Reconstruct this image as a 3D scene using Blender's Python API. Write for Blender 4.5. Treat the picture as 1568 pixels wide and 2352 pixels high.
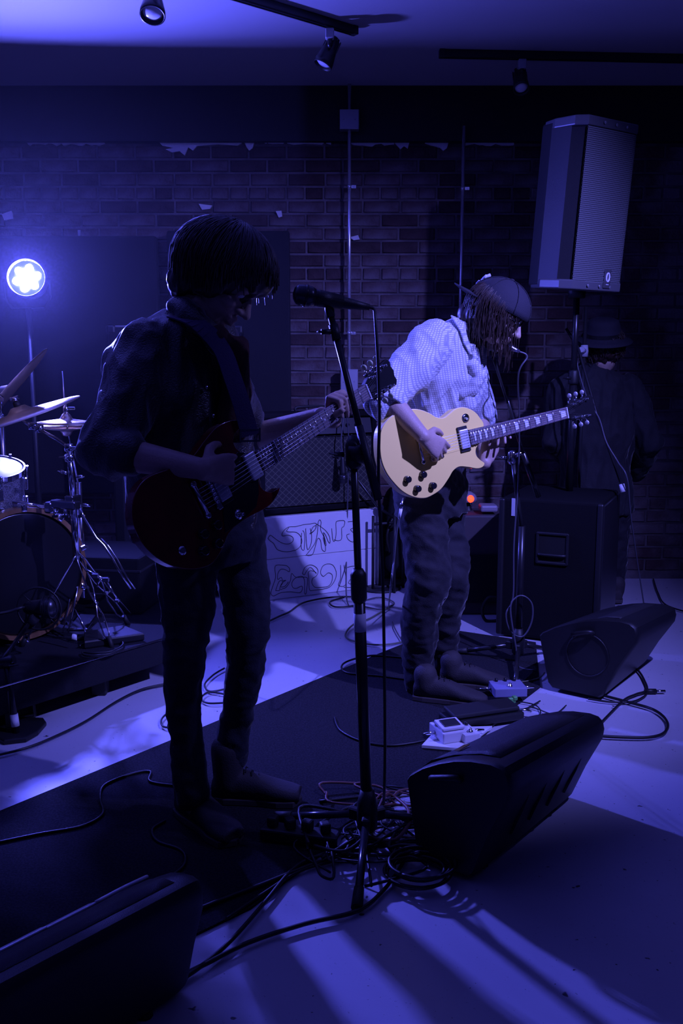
import bpy, bmesh, math, random
import numpy as np
from mathutils import Vector, Matrix, noise
random.seed(7)
for o in list(bpy.data.objects): bpy.data.objects.remove(o)
SC = bpy.context.scene
COL = SC.collection
PI = math.pi
V = Vector

# ------------------------------------------------------------------ camera
F_PX = 2100.0; PITCH = math.radians(8.96); CAM_H = 1.3
cam_data = bpy.data.cameras.new('camera'); cam = bpy.data.objects.new('camera', cam_data); COL.objects.link(cam)
cam.location = (0, 0, CAM_H); cam.rotation_euler = (PI/2 - PITCH, 0, 0)
cam_data.sensor_fit = 'VERTICAL'; cam_data.sensor_height = 36; cam_data.lens = 36*F_PX/2352
cam_data.clip_start = 0.02
SC.camera = cam
# ------------------------------------------------------------------ world, exposure
w = bpy.data.worlds.new('world'); SC.world = w; w.use_nodes = True
w.node_tree.nodes['Background'].inputs[0].default_value = (0.02, 0.03, 0.1, 1)
w.node_tree.nodes['Background'].inputs[1].default_value = 0.02
SC.view_settings.view_transform = 'Standard'; SC.view_settings.look = 'None'
SC.view_settings.gamma = 1; SC.view_settings.use_curve_mapping = False
SC.view_settings.exposure = 0.0
# ------------------------------------------------------------------ lights
def spot(name, loc, aim, power, color, size_deg, blend, radius):
    l = bpy.data.lights.new(name, 'SPOT'); l.energy = power; l.color = color
    l.spot_size = math.radians(size_deg); l.spot_blend = blend; l.shadow_soft_size = radius
    o = bpy.data.objects.new(name, l); COL.objects.link(o); o.location = loc
    o.rotation_euler = (V(aim)-V(loc)).to_track_quat('-Z', 'Y').to_euler(); return o
PAR_LOC = V((-1.616, 4.83, 1.754))
# the blue stage light is its own source: its seven lenses emit (see its builder)
spot('front_beam', (1.75, 2.0, 2.74), (0.62, 3.5, 1.35), 760, (0.19, 0.185, 1.0), 74, 1.0, 0.03)

# ------------------------------------------------------------------ pixel helpers: a place on the photo's grid into a point of the room
def ray(x, y):
    a = (x-784)/F_PX; b = (1176-y)/F_PX
    return V((a, math.cos(PITCH)+b*math.sin(PITCH), -math.sin(PITCH)+b*math.cos(PITCH)))
C0 = V((0, 0, CAM_H))
def at(x, y, Y): d = ray(x, y); return C0 + d*(Y/d.y)
def fl(x, y, z=0.0): d = ray(x, y); return C0 + d*((z-CAM_H)/d.z)
def onp(x, y, P, n): d = ray(x, y); return C0 + d*((V(P)-C0).dot(n)/d.dot(n))

# ------------------------------------------------------------------ materials
MATS = {}
def mat(name, color, rough=0.6, metal=0.0, noise_scale=0, noise_amt=0.2, bump=0, bump_scale=200, color2=None, spec=0.5, emit=None, estr=0, coat=0, sheen=0, mask=(0.4, 0.62), stretch=(1, 1, 1)):
    if name in MATS: return MATS[name]
    m = bpy.data.materials.new(name); m.use_nodes = True; nt = m.node_tree; N = nt.nodes; L = nt.links
    b = N['Principled BSDF']
    b.inputs['Base Color'].default_value = (*color, 1); b.inputs['Roughness'].default_value = rough
    b.inputs['Metallic'].default_value = metal; b.inputs['Specular IOR Level'].default_value = spec
    b.inputs['Coat Weight'].default_value = coat; b.inputs['Sheen Roughness'].default_value = .28; b.inputs['Sheen Weight'].default_value = sheen
    if emit: b.inputs['Emission Color'].default_value = (*emit, 1); b.inputs['Emission Strength'].default_value = estr
    if noise_scale or bump:
        tc = N.new('ShaderNodeTexCoord'); mp = N.new('ShaderNodeMapping'); mp.inputs['Scale'].default_value = stretch
        L.new(tc.outputs['Object'], mp.inputs[0])
    if noise_scale:
        n = N.new('ShaderNodeTexNoise'); n.inputs['Scale'].default_value = noise_scale; n.inputs['Detail'].default_value = 6
        L.new(mp.outputs[0], n.inputs[0])
        r = N.new('ShaderNodeValToRGB'); c2 = color2 or tuple(c*(1-noise_amt) for c in color)
        r.color_ramp.elements[0].position = mask[0]; r.color_ramp.elements[1].position = mask[1]
        r.color_ramp.elements[0].color = (*c2, 1); r.color_ramp.elements[1].color = (*color, 1)
        L.new(n.outputs['Fac'], r.inputs[0]); L.new(r.outputs[0], b.inputs['Base Color'])
    if bump:
        n2 = N.new('ShaderNodeTexNoise'); n2.inputs['Scale'].default_value = bump_scale; n2.inputs['Detail'].default_value = 4
        L.new(mp.outputs[0], n2.inputs[0])
        bp = N.new('ShaderNodeBump'); bp.inputs['Strength'].default_value = bump; bp.inputs['Distance'].default_value = 0.01
        L.new(n2.outputs['Fac'], bp.inputs['Height']); L.new(bp.outputs[0], b.inputs['Normal'])
    MATS[name] = m; return m
M_black = mat('black_plastic', (0.012, 0.012, 0.014), 0.46, bump=.15, bump_scale=400)
M_tolex = mat('black_tolex', (0.006, 0.006, 0.007), 0.85, bump=.3, bump_scale=500, spec=.15)
M_blackm = mat('black_painted_metal', (0.012, 0.012, 0.014), 0.3)
M_rubber = mat('black_rubber', (0.015, 0.015, 0.016), 0.6)
M_cable = mat('cable_rubber', (0.012, 0.012, 0.015), 0.45)
M_chrome = mat('chrome', (0.75, 0.75, 0.78), 0.14, 1.0)
M_steel = mat('galvanised_steel', (0.75, 0.75, 0.8), 0.24, .75)
M_white = mat('white_paint', (0.75, 0.74, 0.72), 0.5)
M_tape = mat('white_tape', (0.8, 0.8, 0.8), 0.6)
M_cloth = mat('acoustic_cloth', (0.02, 0.02, 0.024), 0.95, bump=.3, bump_scale=600, spec=.1)

# ------------------------------------------------------------------ mesh helpers
def frame_from(z, x=None):
    z = V(z).normalized()
    x = V(x) if x is not None else (V((1, 0, 0)) if abs(z.x) < 0.8 else V((0, 1, 0)))
    x = (x - z*x.dot(z)).normalized(); y = z.cross(x)
    return Matrix((x, y, z)).transposed()
def mk(R, loc=(0, 0, 0)):
    M = R.to_4x4(); M.translation = V(loc); return M
def add_box(bm, size, M=None, bev=0.0, seg=1):
    b = bmesh.new(); bmesh.ops.create_cube(b, size=1); bmesh.ops.scale(b, vec=size, verts=b.verts)
    if bev: bmesh.ops.bevel(b, geom=b.edges[:], offset=bev, segments=seg, profile=.5, affect='EDGES', clamp_overlap=True)
    if M is not None: b.transform(M)
    join(bm, b)
def join(bm, b, smooth=False):
    vm = [bm.verts.new(v.co) for v in b.verts]; b.verts.index_update()
    for f in b.faces:
        try: nf = bm.faces.new([vm[v.index] for v in f.verts]); nf.smooth = f.smooth or smooth
        except ValueError: pass
    b.free()
def rings(bm, rs, closed=False, caps=True, smooth=True):
    R = [[bm.verts.new(p) for p in r] for r in rs]; n = len(R[0])
    k = len(R) if closed else len(R)-1
    for i in range(k):
        a = R[i]; b = R[(i+1) % len(R)]
        for j in range(n):
            try: bm.faces.new((a[j], a[(j+1) % n], b[(j+1) % n], b[j])).smooth = smooth
            except ValueError: pass
    if caps and not closed:
        bm.faces.new(R[0][::-1]); bm.faces.new(R[-1])
    return R
def add_tube(bm, pts, r, n=8, closed=False, caps=True):
    pts = [V(p) for p in pts]; m = len(pts); rs = []
    rad = r if isinstance(r, (list, tuple)) else [r]*m
    t0 = (pts[1]-pts[0]).normalized(); Fm = frame_from(t0); x = Fm.col[0].copy()
    for i in range(m):
        if closed: t = pts[(i+1) % m]-pts[i-1]
        else: t = pts[min(i+1, m-1)]-pts[max(i-1, 0)]
        t.normalize(); x = (x - t*x.dot(t))
        x = x.normalized() if x.length > 1e-6 else frame_from(t).col[0].copy()
        y = t.cross(x)
        rs.append([pts[i]+(x*math.cos(2*PI*j/n)+y*math.sin(2*PI*j/n))*rad[i] for j in range(n)])
    rings(bm, rs, closed, caps)
def add_lathe(bm, prof, M=None, n=24, cap=True):
    rs = [[V((r*math.cos(2*PI*j/n), r*math.sin(2*PI*j/n), z)) for j in range(n)] for r, z in prof]
    if M is not None: rs = [[M @ p for p in q] for q in rs]
    rings(bm, rs, caps=cap)
def add_prism(bm, poly, z0, z1, M=None, bev=0.0, smooth=False, seg=2):
    b = bmesh.new(); lo = [b.verts.new((x, y, z0)) for x, y in poly]; hi = [b.verts.new((x, y, z1)) for x, y in poly]
    n = len(poly)
    top = b.faces.new(hi); bot = b.faces.new(lo[::-1])
    for i in range(n): b.faces.new((lo[i], lo[(i+1) % n], hi[(i+1) % n], hi[i])).smooth = smooth
    bmesh.ops.recalc_face_normals(b, faces=b.faces)
    if bev:
        es = [e for e in b.edges if (top in e.link_faces or bot in e.link_faces)]
        bmesh.ops.bevel(b, geom=es, offset=bev, segments=seg, profile=.5, affect='EDGES', clamp_overlap=True)
    if M is not None: b.transform(M)
    join(bm, b, smooth)
def cat(pts, k=8, closed=False):
    P = [V(p) for p in pts]; n = len(P); out = []
    g = (lambda i: P[i % n]) if closed else (lambda i: P[max(0, min(n-1, i))])
    for i in range(n if closed else n-1):
        a, b, c, d = g(i-1), g(i), g(i+1), g(i+2)
        for j in range(k):
            t = j/k
            out.append(0.5*((2*b)+(c-a)*t+(2*a-5*b+4*c-d)*t*t+(3*b-a-3*c+d)*t**3))
    if not closed: out.append(P[-1])
    return out
def thing(name, label, cat_, loc=(0, 0, 0), group=None):
    o = bpy.data.objects.new(name, None); COL.objects.link(o); o.location = loc
    o.empty_display_size = .05
    o['label'] = label; o['category'] = cat_
    if group: o['group'] = group
    return o
def base_of(o):
    b = V(o.location)
    while o.parent: o = o.parent; b += V(o.location)
    return b
def link(name, me, m, parent=None, shift=True):
    o = bpy.data.objects.new(name, me); COL.objects.link(o)
    if m: me.materials.clear(); me.materials.append(m)
    if parent is not None:
        o.parent = parent
        if shift: me.transform(Matrix.Translation(-base_of(parent)))
    return o
def obj(name, bm, m, parent=None, smooth_angle=None):
    me = bpy.data.meshes.new(name); bmesh.ops.recalc_face_normals(bm, faces=bm.faces); bm.to_mesh(me); bm.free()
    return link(name, me, m, parent)
def top(o, label, cat_, group=None, kind=None):
    o['label'] = label; o['category'] = cat_
    if group: o['group'] = group
    if kind: o['kind'] = kind
    return o
def struct(o): o['kind'] = 'structure'; return o
def recentre(o, c):
    c = V(c); o.data.transform(Matrix.Translation(-c)); o.location = V(o.location)+c; return o
B = bmesh.new
# voxel-merged organic surfaces
def blob(name, bm, voxel, m, parent, smooth=4, disp=None):
    me = bpy.data.meshes.new(name); bmesh.ops.recalc_face_normals(bm, faces=bm.faces); bm.to_mesh(me); bm.free()
    t = bpy.data.objects.new('tmp', me); COL.objects.link(t)
    r = t.modifiers.new('r', 'REMESH'); r.mode = 'VOXEL'; r.voxel_size = voxel; r.use_smooth_shade = True
    if smooth:
        s = t.modifiers.new('s', 'SMOOTH'); s.factor = .5; s.iterations = smooth
    dg = bpy.context.evaluated_depsgraph_get(); me2 = bpy.data.meshes.new_from_object(t.evaluated_get(dg))
    bpy.data.objects.remove(t); bpy.data.meshes.remove(me); me2.name = name
    for p in me2.polygons: p.use_smooth = True
    if disp:
        n = len(me2.vertices); co = np.empty(n*3); no = np.empty(n*3)
        me2.vertices.foreach_get('co', co); me2.vertices.foreach_get('normal', no)
        co = co.reshape(-1, 3); no = no.reshape(-1, 3)
        d = np.array([disp(V(c), V(q)) for c, q in zip(co, no)]); co = co + no*d[:, None]
        me2.vertices.foreach_set('co', co.ravel()); me2.update()
    return link(name, me2, m, parent)
def cap_seg(bm, p0, p1, r0, r1, n=12):
    p0, p1 = V(p0), V(p1); d = p1-p0; L = d.length
    if L < 1e-6: d = V((0, 0, 1))
    Fm = frame_from(d); x, y, z = Fm.col[0], Fm.col[1], Fm.col[2]; rs = []
    for k in range(1, 5):
        a = -PI/2+PI/2*k/4.0*1.0
        if k < 4: rs.append((p0+z*(r0*math.sin(a)), r0*math.cos(a)))
    rs.append((p0, r0)); rs.append((p1, r1))
    for k in range(1, 4):
        a = PI/2*k/4.0; rs.append((p1+z*(r1*math.sin(a)), r1*math.cos(a)))
    rings(bm, [[c+(x*math.cos(2*PI*j/n)+y*math.sin(2*PI*j/n))*r for j in range(n)] for c, r in rs])
def limb(bm, pr, n=12):
    for (a, ra), (b, rb) in zip(pr, pr[1:]): cap_seg(bm, a, b, ra, rb, n)
def ell(bm, c, rx, ry, rz, R=None, n=16, m=10):
    c = V(c); R = R or Matrix.Identity(3); rs = []
    for i in range(1, m):
        a = -PI/2+PI*i/m
        rs.append([c+R @ V((rx*math.cos(a)*math.cos(2*PI*j/n), ry*math.cos(a)*math.sin(2*PI*j/n), rz*math.sin(a))) for j in range(n)])
    rings(bm, rs)
def loft(bm, secs, n=20):
    """secs: (centre, half-width vector, half-depth vector, squareness)"""
    rs = []
    for c, a, b in secs:
        rs.append([V(c)+V(a)*math.copysign(abs(math.cos(2*PI*j/n))**.85, math.cos(2*PI*j/n))+V(b)*math.copysign(abs(math.sin(2*PI*j/n))**.85, math.sin(2*PI*j/n)) for j in range(n)])
    rings(bm, rs)
def folds(amp, scale, g, stretch=4.0, seed=0):
    g = V(g).normalized()
    def f(p, n):
        q = p - g*p.dot(g)*(1-1/stretch)
        q = q*scale + V((seed, seed*.7, 0))
        a = noise.noise(q); b = noise.noise(q*2.3+V((9, 3, 1)))
        return amp*(1-2*abs(a)*1.6) + amp*.45*(1-2*abs(b)*1.6)
    return f
# ================================================================== the room
WY = 5.56; CZ = 2.885; RX = 3.2; RY = -2.2
M_floor = mat('vinyl_floor', (0.56, 0.55, 0.6), 0.38, noise_scale=1.5, noise_amt=.1, bump=.03, bump_scale=60)
def speckle(m):
    nt = m.node_tree; N = nt.nodes; L = nt.links; b = N['Principled BSDF']
    src = b.inputs['Base Color'].links[0].from_socket
    tc = N.new('ShaderNodeTexCoord')
    def layer(src, scale, lo, hi, col):
        n = N.new('ShaderNodeTexNoise'); n.inputs['Scale'].default_value = scale; n.inputs['Detail'].default_value = 2
        L.new(tc.outputs['Object'], n.inputs[0])
        r = N.new('ShaderNodeMapRange'); r.inputs[1].default_value = lo; r.inputs[2].default_value = hi; L.new(n.outputs['Fac'], r.inputs[0])
        mx = N.new('ShaderNodeMix'); mx.data_type = 'RGBA'; mx.inputs['B'].default_value = (*col, 1)
        L.new(r.outputs[0], mx.inputs['Factor']); L.new(src, mx.inputs['A']); return mx.outputs['Result']
    s = layer(src, 60, .72, .76, (0.06, 0.06, 0.07)); s = layer(s, 25, .73, .76, (0.05, 0.05, 0.06)); s = layer(s, 170, .7, .76, (0.3, 0.3, 0.33))
    L.new(s, b.inputs['Base Color'])
speckle(M_floor)
M_ceil = mat('ceiling_paint', (0.4, 0.39, 0.4), 0.45, bump=.08, bump_scale=90)
M_beam = mat('black_wall_paint', (0.012, 0.012, 0.014), 0.7, bump=.2, bump_scale=60)
M_mortar = mat('old_mortar', (0.16, 0.135, 0.14), 0.9, noise_scale=7, color2=(0.09, 0.075, 0.08), bump=.7, bump_scale=40)
M_brick = mat('smeared_brick', (0.15, 0.125, 0.13), 0.85, noise_scale=4.2, color2=(0.065, 0.035, 0.035), bump=.7, bump_scale=45, mask=(.42, .6))
M_brickd = mat('dark_red_brick', (0.06, 0.034, 0.035), 0.85, noise_scale=9, color2=(0.035, 0.018, 0.018), bump=.6, bump_scale=45)
M_plaster = mat('plaster_remnant', (0.7, 0.68, 0.68), 0.7, bump=.3, bump_scale=80)
def slab(name, size, loc, m, parent=None):
    bm = B(); add_box(bm, size); o = obj(name, bm, m); o.location = loc; struct(o); return o
slab('floor', (2*RX, WY-RY+.2, .1), (0, (WY+RY)/2, -.05), M_floor)
slab('ceiling', (2*RX, WY-RY+.2, .1), (0, (WY+RY)/2, CZ+.05), M_ceil)
M_dark = mat('dark_wall_paint', (0.02, 0.02, 0.024), 0.8)
slab('wall_left', (.1, WY-RY+.2, CZ), (-RX-.05, (WY+RY)/2, CZ/2), M_dark)
slab('wall_right', (.1, WY-RY+.2, CZ), (RX+.05, (WY+RY)/2, CZ/2), M_dark)
slab('wall_front', (2*RX, .1, CZ), (0, RY-.05, CZ/2), M_dark)
wall = slab('wall_back', (2*RX, .2, CZ), (0, WY+.115, CZ/2), M_mortar)
slab('trim_1', (2*RX, .06, CZ-2.585), (0, WY-.02, (CZ+2.585)/2), M_beam)
# bricks: real pieces in the part of the wall that shows, joined farther out
CH = .0765; BW = .208; BG = .012
def brick_bm(wd, hh, seed, M=None):
    rnd = random.Random(seed); b = bmesh.new(); d = .009
    n = 4; lo = []; hi = []
    for (sx, sz) in ((-1, -1), (0, -1), (1, -1), (1, 1), (0, 1), (-1, 1)):
        j = lambda a: rnd.uniform(-a, a)
        lo.append(b.verts.new((sx*wd/2, 0, sz*hh/2)))
        hi.append(b.verts.new((sx*(wd/2-.005)+j(.003), -d+j(.003), sz*(hh/2-.005)+j(.003))))
    b.faces.new(hi)
    for i in range(6): b.faces.new((lo[i], lo[(i+1) % 6], hi[(i+1) % 6], hi[i]))
    bmesh.ops.recalc_face_normals(b, faces=b.faces)
    if M is not None: b.transform(M)
    return b
protos = {}
for dark in (0, 1):
    for k in range(5):
        for wd in (BW, BW/2-.006):
            me = bpy.data.meshes.new('brick'); bb = brick_bm(wd, CH-BG, k*7+dark); bb.to_mesh(me); bb.free()
            me.materials.append(M_brickd if dark else M_brick); protos[(dark, k, wd)] = me
cand = []; rest = B()
rows = int(2.58/CH)
for r in range(rows):
    z = 2.575-(r+.5)*CH
    header = (r % 6 == 3); wd = BW/2-.006 if header else BW; step = wd+BG
    x = -RX+.02 + (0 if header else (r % 2)*.11) + random.uniform(0, .02)
    while x+wd < RX-.02:
        xc = x+wd/2; x += step
        # visible window of the back wall
        dd = 5.56; px = 784+F_PX*xc/5.6
        vis = (-20 < px < 1215) and z > 1.02 and not (px < 665 and z < 2.02)
        extra = px > 1190 or z < 1.1
        cand.append((0 if vis else 1, extra, -z, xc, z, wd))
cand.sort(key=lambda c: (c[0], c[1], c[2]))
WL = V(wall.location)
for i, (nv, ex, _, xc, z, wd) in enumerate(cand):
    dark = 1 if (noise.noise(V((xc*2.3, 0, z*5)))+random.uniform(-.35, .35)) > .16 else 0
    y = WY+.015+random.uniform(-.003, .001)
    if i < 300:
        o = bpy.data.objects.new('brick', protos[(dark, random.randrange(5), wd)]); COL.objects.link(o)
        o.parent = wall; o.location = V((xc, y, z))-WL
    else:
        join(rest, brick_bm(wd, CH-BG, i, Matrix.Translation((xc, y, z))))
ro = obj('brick_field', rest, M_brick, wall); ro['kind'] = 'stuff'
def patch(pts, name='plaster_patch'):
    bm = B(); P = [onp(x, y, (0, WY-.006, 0), V((0, 1, 0))) for x, y in pts]
    poly = [(p.x, p.z) for p in P]; M = Matrix(((1, 0, 0, 0), (0, 0, 1, 0), (0, 1, 0, 0), (0, 0, 0, 1)))
    add_prism(bm, poly, WY-.008, WY+.012, M); obj(name, bm, M_plaster, wall)
def ragged(x0, x1, y0, h, seed):
    rnd = random.Random(seed); pts = [(x0, y0), (x1, y0)]; x = x1
    while x > x0+6: pts.append((x, y0+h*rnd.uniform(.25, 1))); x -= rnd.uniform(6, 15)
    return pts
patch(ragged(60, 240, 326, 9, 1)); patch([(365, 326), (560, 325), (545, 334), (500, 331), (452, 335), (443, 346), (432, 338), (424, 357), (412, 347), (395, 350), (380, 343), (398, 340), (372, 334)])
patch([(560, 325), (584, 325), (580, 340), (572, 346), (566, 338)]); patch(ragged(600, 760, 325, 7, 2)); patch(ragged(800, 905, 326, 10, 3)); patch([(905, 326), (940, 326), (936, 341), (928, 335), (920, 342)])
patch([(970, 326), (1030, 326), (1026, 340), (1018, 346), (1010, 338), (990, 333)]); patch(ragged(1060, 1180, 327, 8, 5))
patch([(456, 468), (487, 472), (482, 480), (464, 482)]); patch([(633, 485), (646, 484), (648, 497), (640, 500)]); patch([(4, 492), (26, 484), (30, 502), (10, 506)])
patch([(803, 545), (822, 540), (826, 550), (812, 552)])

# acoustic panels leaning flat on the wall
def panel(x0, x1, ytop, zbot, label, y=WY-.09, d=.07, skew=0):
    a = at(x0, ytop, y-d/2); b_ = at(x1, ytop, y-d/2); z1 = (a.z+b_.z)/2; cx = (a.x+b_.x)/2; W = b_.x-a.x; H = z1-zbot
    t = thing('acoustic_panel', label, 'panel', (cx, y, zbot), 'acoustic panels on the brick wall')
    t.rotation_euler = (0, 0, skew)
    bm = B(); add_box(bm, (W, d*.8, H), Matrix.Translation((0, 0, H/2)), .012, 2); obj('cloth_cover', bm, M_cloth).parent = t
    bm = B()
    for s in (-1, 1): add_box(bm, (.02, d*.2+.004, H-.01), Matrix.Translation((s*(W/2-.012), d*.5, H/2)))
    for s in (0, 1): add_box(bm, (W-.02, d*.2+.004, .02), Matrix.Translation((0, d*.5, .012+s*(H-.024)))) 
    obj('frame', bm, M_black).parent = t
    bm = B(); add_box(bm, (.02, .012, .05), Matrix.Translation((W*.12, d*.35, H+.015)), .003); obj('hanging_bracket', bm, M_steel).parent = t
    return t
panel(-120, 357, 541, .55, 'dark cloth acoustic panel behind the glowing blue stage light')
panel(381, 664, 529, .9, 'dark cloth acoustic panel behind the head of the long-haired guitarist in front', skew=math.radians(0))

# conduits
def conduit(x, ytop, ybot, z0, z1, label, clamps, boxes):
    p = at(x, ytop, WY-.075)
    t = thing('conduit', label, 'pipe', (p.x, WY-.075, z0), 'steel conduits on the brick wall')
    bm = B(); add_tube(bm, [(p.x, WY-.075, z0), (p.x, WY-.075, z1)], .0105, 12); obj('pipe', bm, M_steel, t)
    for yc in clamps:
        z = at(x, yc, WY-.08).z; bm = B()
        add_tube(bm, [(p.x, WY-.075, z-.009), (p.x, WY-.075, z+.009)], .0135, 12); add_box(bm, (.035, .004, .018), Matrix.Translation((p.x+.022, WY-.068, z)), .001)
        add_lathe(bm, [(.005, 0), (.004, .004)], mk(frame_from((0, -1, 0)), (p.x+.03, WY-.07, z)), 8)
        add_box(bm, (.02, .07, .01), Matrix.Translation((p.x, WY-.04, z)))
        obj('clamp', bm, M_steel, t)
    for (y0, y1, ww) in boxes:
        za = at(x, y0, WY-.1).z; zb = at(x, y1, WY-.1).z; bm = B()
        add_box(bm, (ww, .06, za-zb), Matrix.Translation((p.x, WY-.085, (za+zb)/2)), .004, 2)
        bx = obj('junction_box', bm, M_steelg, t); bm = B(); add_box(bm, (ww*.94, .004, (za-zb)*.94), Matrix.Translation((p.x, WY-.116, (za+zb)/2)), .001)
        for s in (-1, 1): add_lathe(bm, [(.005, 0), (.004, .003)], mk(frame_from((0, -1, 0)), (p.x+s*ww*.3, WY-.118, (za+zb)/2)), 8)
        obj('cover_plate', bm, M_steelg, bx)
    return t
M_steelg = mat('dull_steel_box', (0.42, 0.42, 0.46), .45, .8)
conduit(802, 400, 860, 1.12, CZ, 'steel conduit with a square box near the ceiling, left of the two on the bricks', (428, 765), ((252, 298, .11), (848, 905, .105)))
conduit(1063, 400, 860, .55, 2.66, 'thinner steel conduit rising behind the guitarist in the cap', (432,), ())

# track lighting
M_track = mat('track_black', (0.02, 0.02, 0.022), .35)
def cz(x, y, z): return fl(x, y, z)
def track(p0, p1, label):
    p0.z = p1.z = CZ-.018; d = (p1-p0); L = d.length; mid = (p0+p1)/2
    t = thing('lighting_track', label, 'track', mid, 'black lighting tracks on the ceiling')
    R = frame_from((0, 0, 1), d); bm = B(); add_box(bm, (L, .035, .036), mk(R), .003, 2); bm.transform(Matrix.Translation(mid)); obj('rail', bm, M_track, t)
    bm = B()
    for s in (-1, 1): add_box(bm, (L-.02, .006, .004), mk(R, R @ V((0, s*.009, -.019))))
    bm.transform(Matrix.Translation(mid)); obj('contact_slot', bm, M_blackm, t)
    for s in (-1, 1):
        bm = B(); add_box(bm, (.03, .04, .04), mk(R, R @ V((s*L/2, 0, 0))), .004, 2); bm.transform(Matrix.Translation(mid)); obj('end_cap', bm, M_track, t)
a = cz(430, -45, CZ-.018); b_ = cz(812, 70, CZ-.018); track(a, b_, 'black lighting track running in from the top edge, left of the two')
a = cz(1015, 123, CZ-.018); b_ = cz(1700, 137, CZ-.018); track(a, b_, 'long black lighting track across the right of the ceiling')
a = cz(330, -70, CZ-.018); b_ = cz(-200, -90, CZ-.018)
M_bulb = mat('frosted_bulb', (0.8, 0.8, 0.85), .2, coat=.5)
M_conn = mat('grey_connector', (0.45, 0.45, 0.5), .4)
def track_lamp(anchor, head, aim, label, L=.13, r=.042):
    t = thing('track_spotlight', label, 'lamp', (anchor.x, anchor.y, anchor.z), 'track spotlights')
    bm = B(); add_box(bm, (.04, .035, .045), Matrix.Translation(anchor+V((0, 0, -.03))), .004); obj('connector', bm, M_conn, t)
    aim = V(aim).normalized(); back = head-aim*L*.75
    bm = B(); add_tube(bm, cat([anchor+V((0, 0, -.045)), anchor+V((0, 0, -.08)), back+V((0.0, .0, .02)), back], 5), .011, 8); obj('arm', bm, M_track, t)
    R = frame_from(aim); M = mk(R, head-aim*L)
    bm = B(); add_lathe(bm, [(.001, -.002), (.02, 0), (.03, .015), (.034, L*.4), (r, L*.85), (r*1.02, L), (r*.9, L), (r*.86, L*.85), (.02, L*.7)], M, 28)
    for k in range(8):
        a_ = 2*PI*k/8; add_box(bm, (.004, .012, .05), M @ Matrix.Rotation(a_, 4, 'Z') @ Matrix.Translation((.034, 0, .035)))
    obj('lamp_head', bm, M_track, t)
    bm = B(); add_lathe(bm, [(.001, L*.72), (r*.6, L*.74), (r*.82, L*.82), (r*.8, L*.9), (r*.5, L*.96), (.001, L*.98)], M, 24); obj('bulb', bm, M_bulb, t)
h1 = at(350, 36, 3.9); track_lamp(V((h1.x-.01, h1.y+.02, CZ-.036)), h1, (.02, -.45, -.9), 'black track spotlight with a pale bulb showing, cut by the top edge of the picture', .15, .05)
h2 = at(745, 135, 4.55); track_lamp(cz(757, 62, CZ-.036), h2+V((-.01, 0, -.03)), (-.42, -.1, -.9), 'black track spotlight hanging from the end of the left track', .14, .045)
h3 = at(1197, 205, 4.9); track_lamp(cz(1199, 133, CZ-.036), h3, (.0, -.55, -.8), 'small black track spotlight with a round bulb under the long right track', .13, .04)
t1 = at(350, -20, 3.9)
# ================================================================== carpet
M_carpet = mat('dark_carpet', (0.028, 0.027, 0.032), 0.95, noise_scale=160, noise_amt=.5, bump=.6, bump_scale=350, spec=.15)
cp = [fl(-900, 2180), fl(0, 1867), fl(450, 1680), fl(880, 1500), fl(1015, 1446), fl(1230, 1478), fl(1240, 1580), fl(1000, 1765), fl(575, 2090), fl(407, 2171), fl(-700, 2750)]
cp[0] = V((-2.4, .75, 0)); cp[-1] = V((-1.6, .2, 0)); bm = B()
add_prism(bm, [(p.x, p.y) for p in cp], 0.0, 0.007, None)
top(obj('carpet', bm, M_carpet), 'dark charcoal carpet laid across the pale floor under both guitarists', 'carpet')

# ================================================================== PAR stage light
M_led = mat('blue_led_lens', (0.2, 0.2, 1), .3, emit=(0.105, 0.11, 1.0), estr=11500)
M_ledring = mat('led_tray', (0.01, 0.01, 0.02), .4, emit=(0.10, 0.16, 1.0), estr=1.2)
t = thing('stage_light', 'round blue LED stage light with seven glowing lenses shining toward the band', 'light', (PAR_LOC.x, PAR_LOC.y, 0))
aim = (V((-1.2, 1.0, 2.3))-PAR_LOC).normalized(); M = mk(frame_from(aim), PAR_LOC)
bm = B(); add_lathe(bm, [(.02, -.13), (.07, -.12), (.088, -.09), (.1, -.02), (.1, .026), (.094, .026), (.09, -.005), (.001, -.006)], M, 32); obj('housing', bm, M_black, t)
bm = B(); add_lathe(bm, [(.089, -.004), (.089, .002), (.001, .002)], M, 32); tray = obj('lens_tray', bm, M_ledring, t)
for k in range(7):
    a = 2*PI*k/6+.3; q = V((0, 0, .006)) if k == 6 else V((.056*math.cos(a), .056*math.sin(a), .006))
    bm = B(); add_lathe(bm, [(.0175, 0), (.0175, .001), (.001, .0012)], M @ Matrix.Translation(q), 20); obj('lens', bm, M_led, t)
bm = B(); R_ = M.to_3x3()
yp = [M @ V((0, 0, 0))+V((s*.118, 0, z)) for s, z in ((-1, 0), (-1, -.1), (-.7, -.15), (.7, -.15), (1, -.1), (1, 0))]
add_tube(bm, yp, .007, 8); obj('yoke', bm, M_black, t)
bm = B(); add_tube(bm, [(PAR_LOC.x, PAR_LOC.y, .0), (PAR_LOC.x, PAR_LOC.y, PAR_LOC.z-.15)], .016, 12); obj('pole', bm, M_black, t)
for k in range(3):
    a = 2*PI*k/3; bm = B(); add_tube(bm, [(PAR_LOC.x, PAR_LOC.y, .35), (PAR_LOC.x+.2*math.cos(a+.5), PAR_LOC.y+.2*math.sin(a+.5), .012)], .011, 8); obj('leg', bm, M_black, t)

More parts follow.
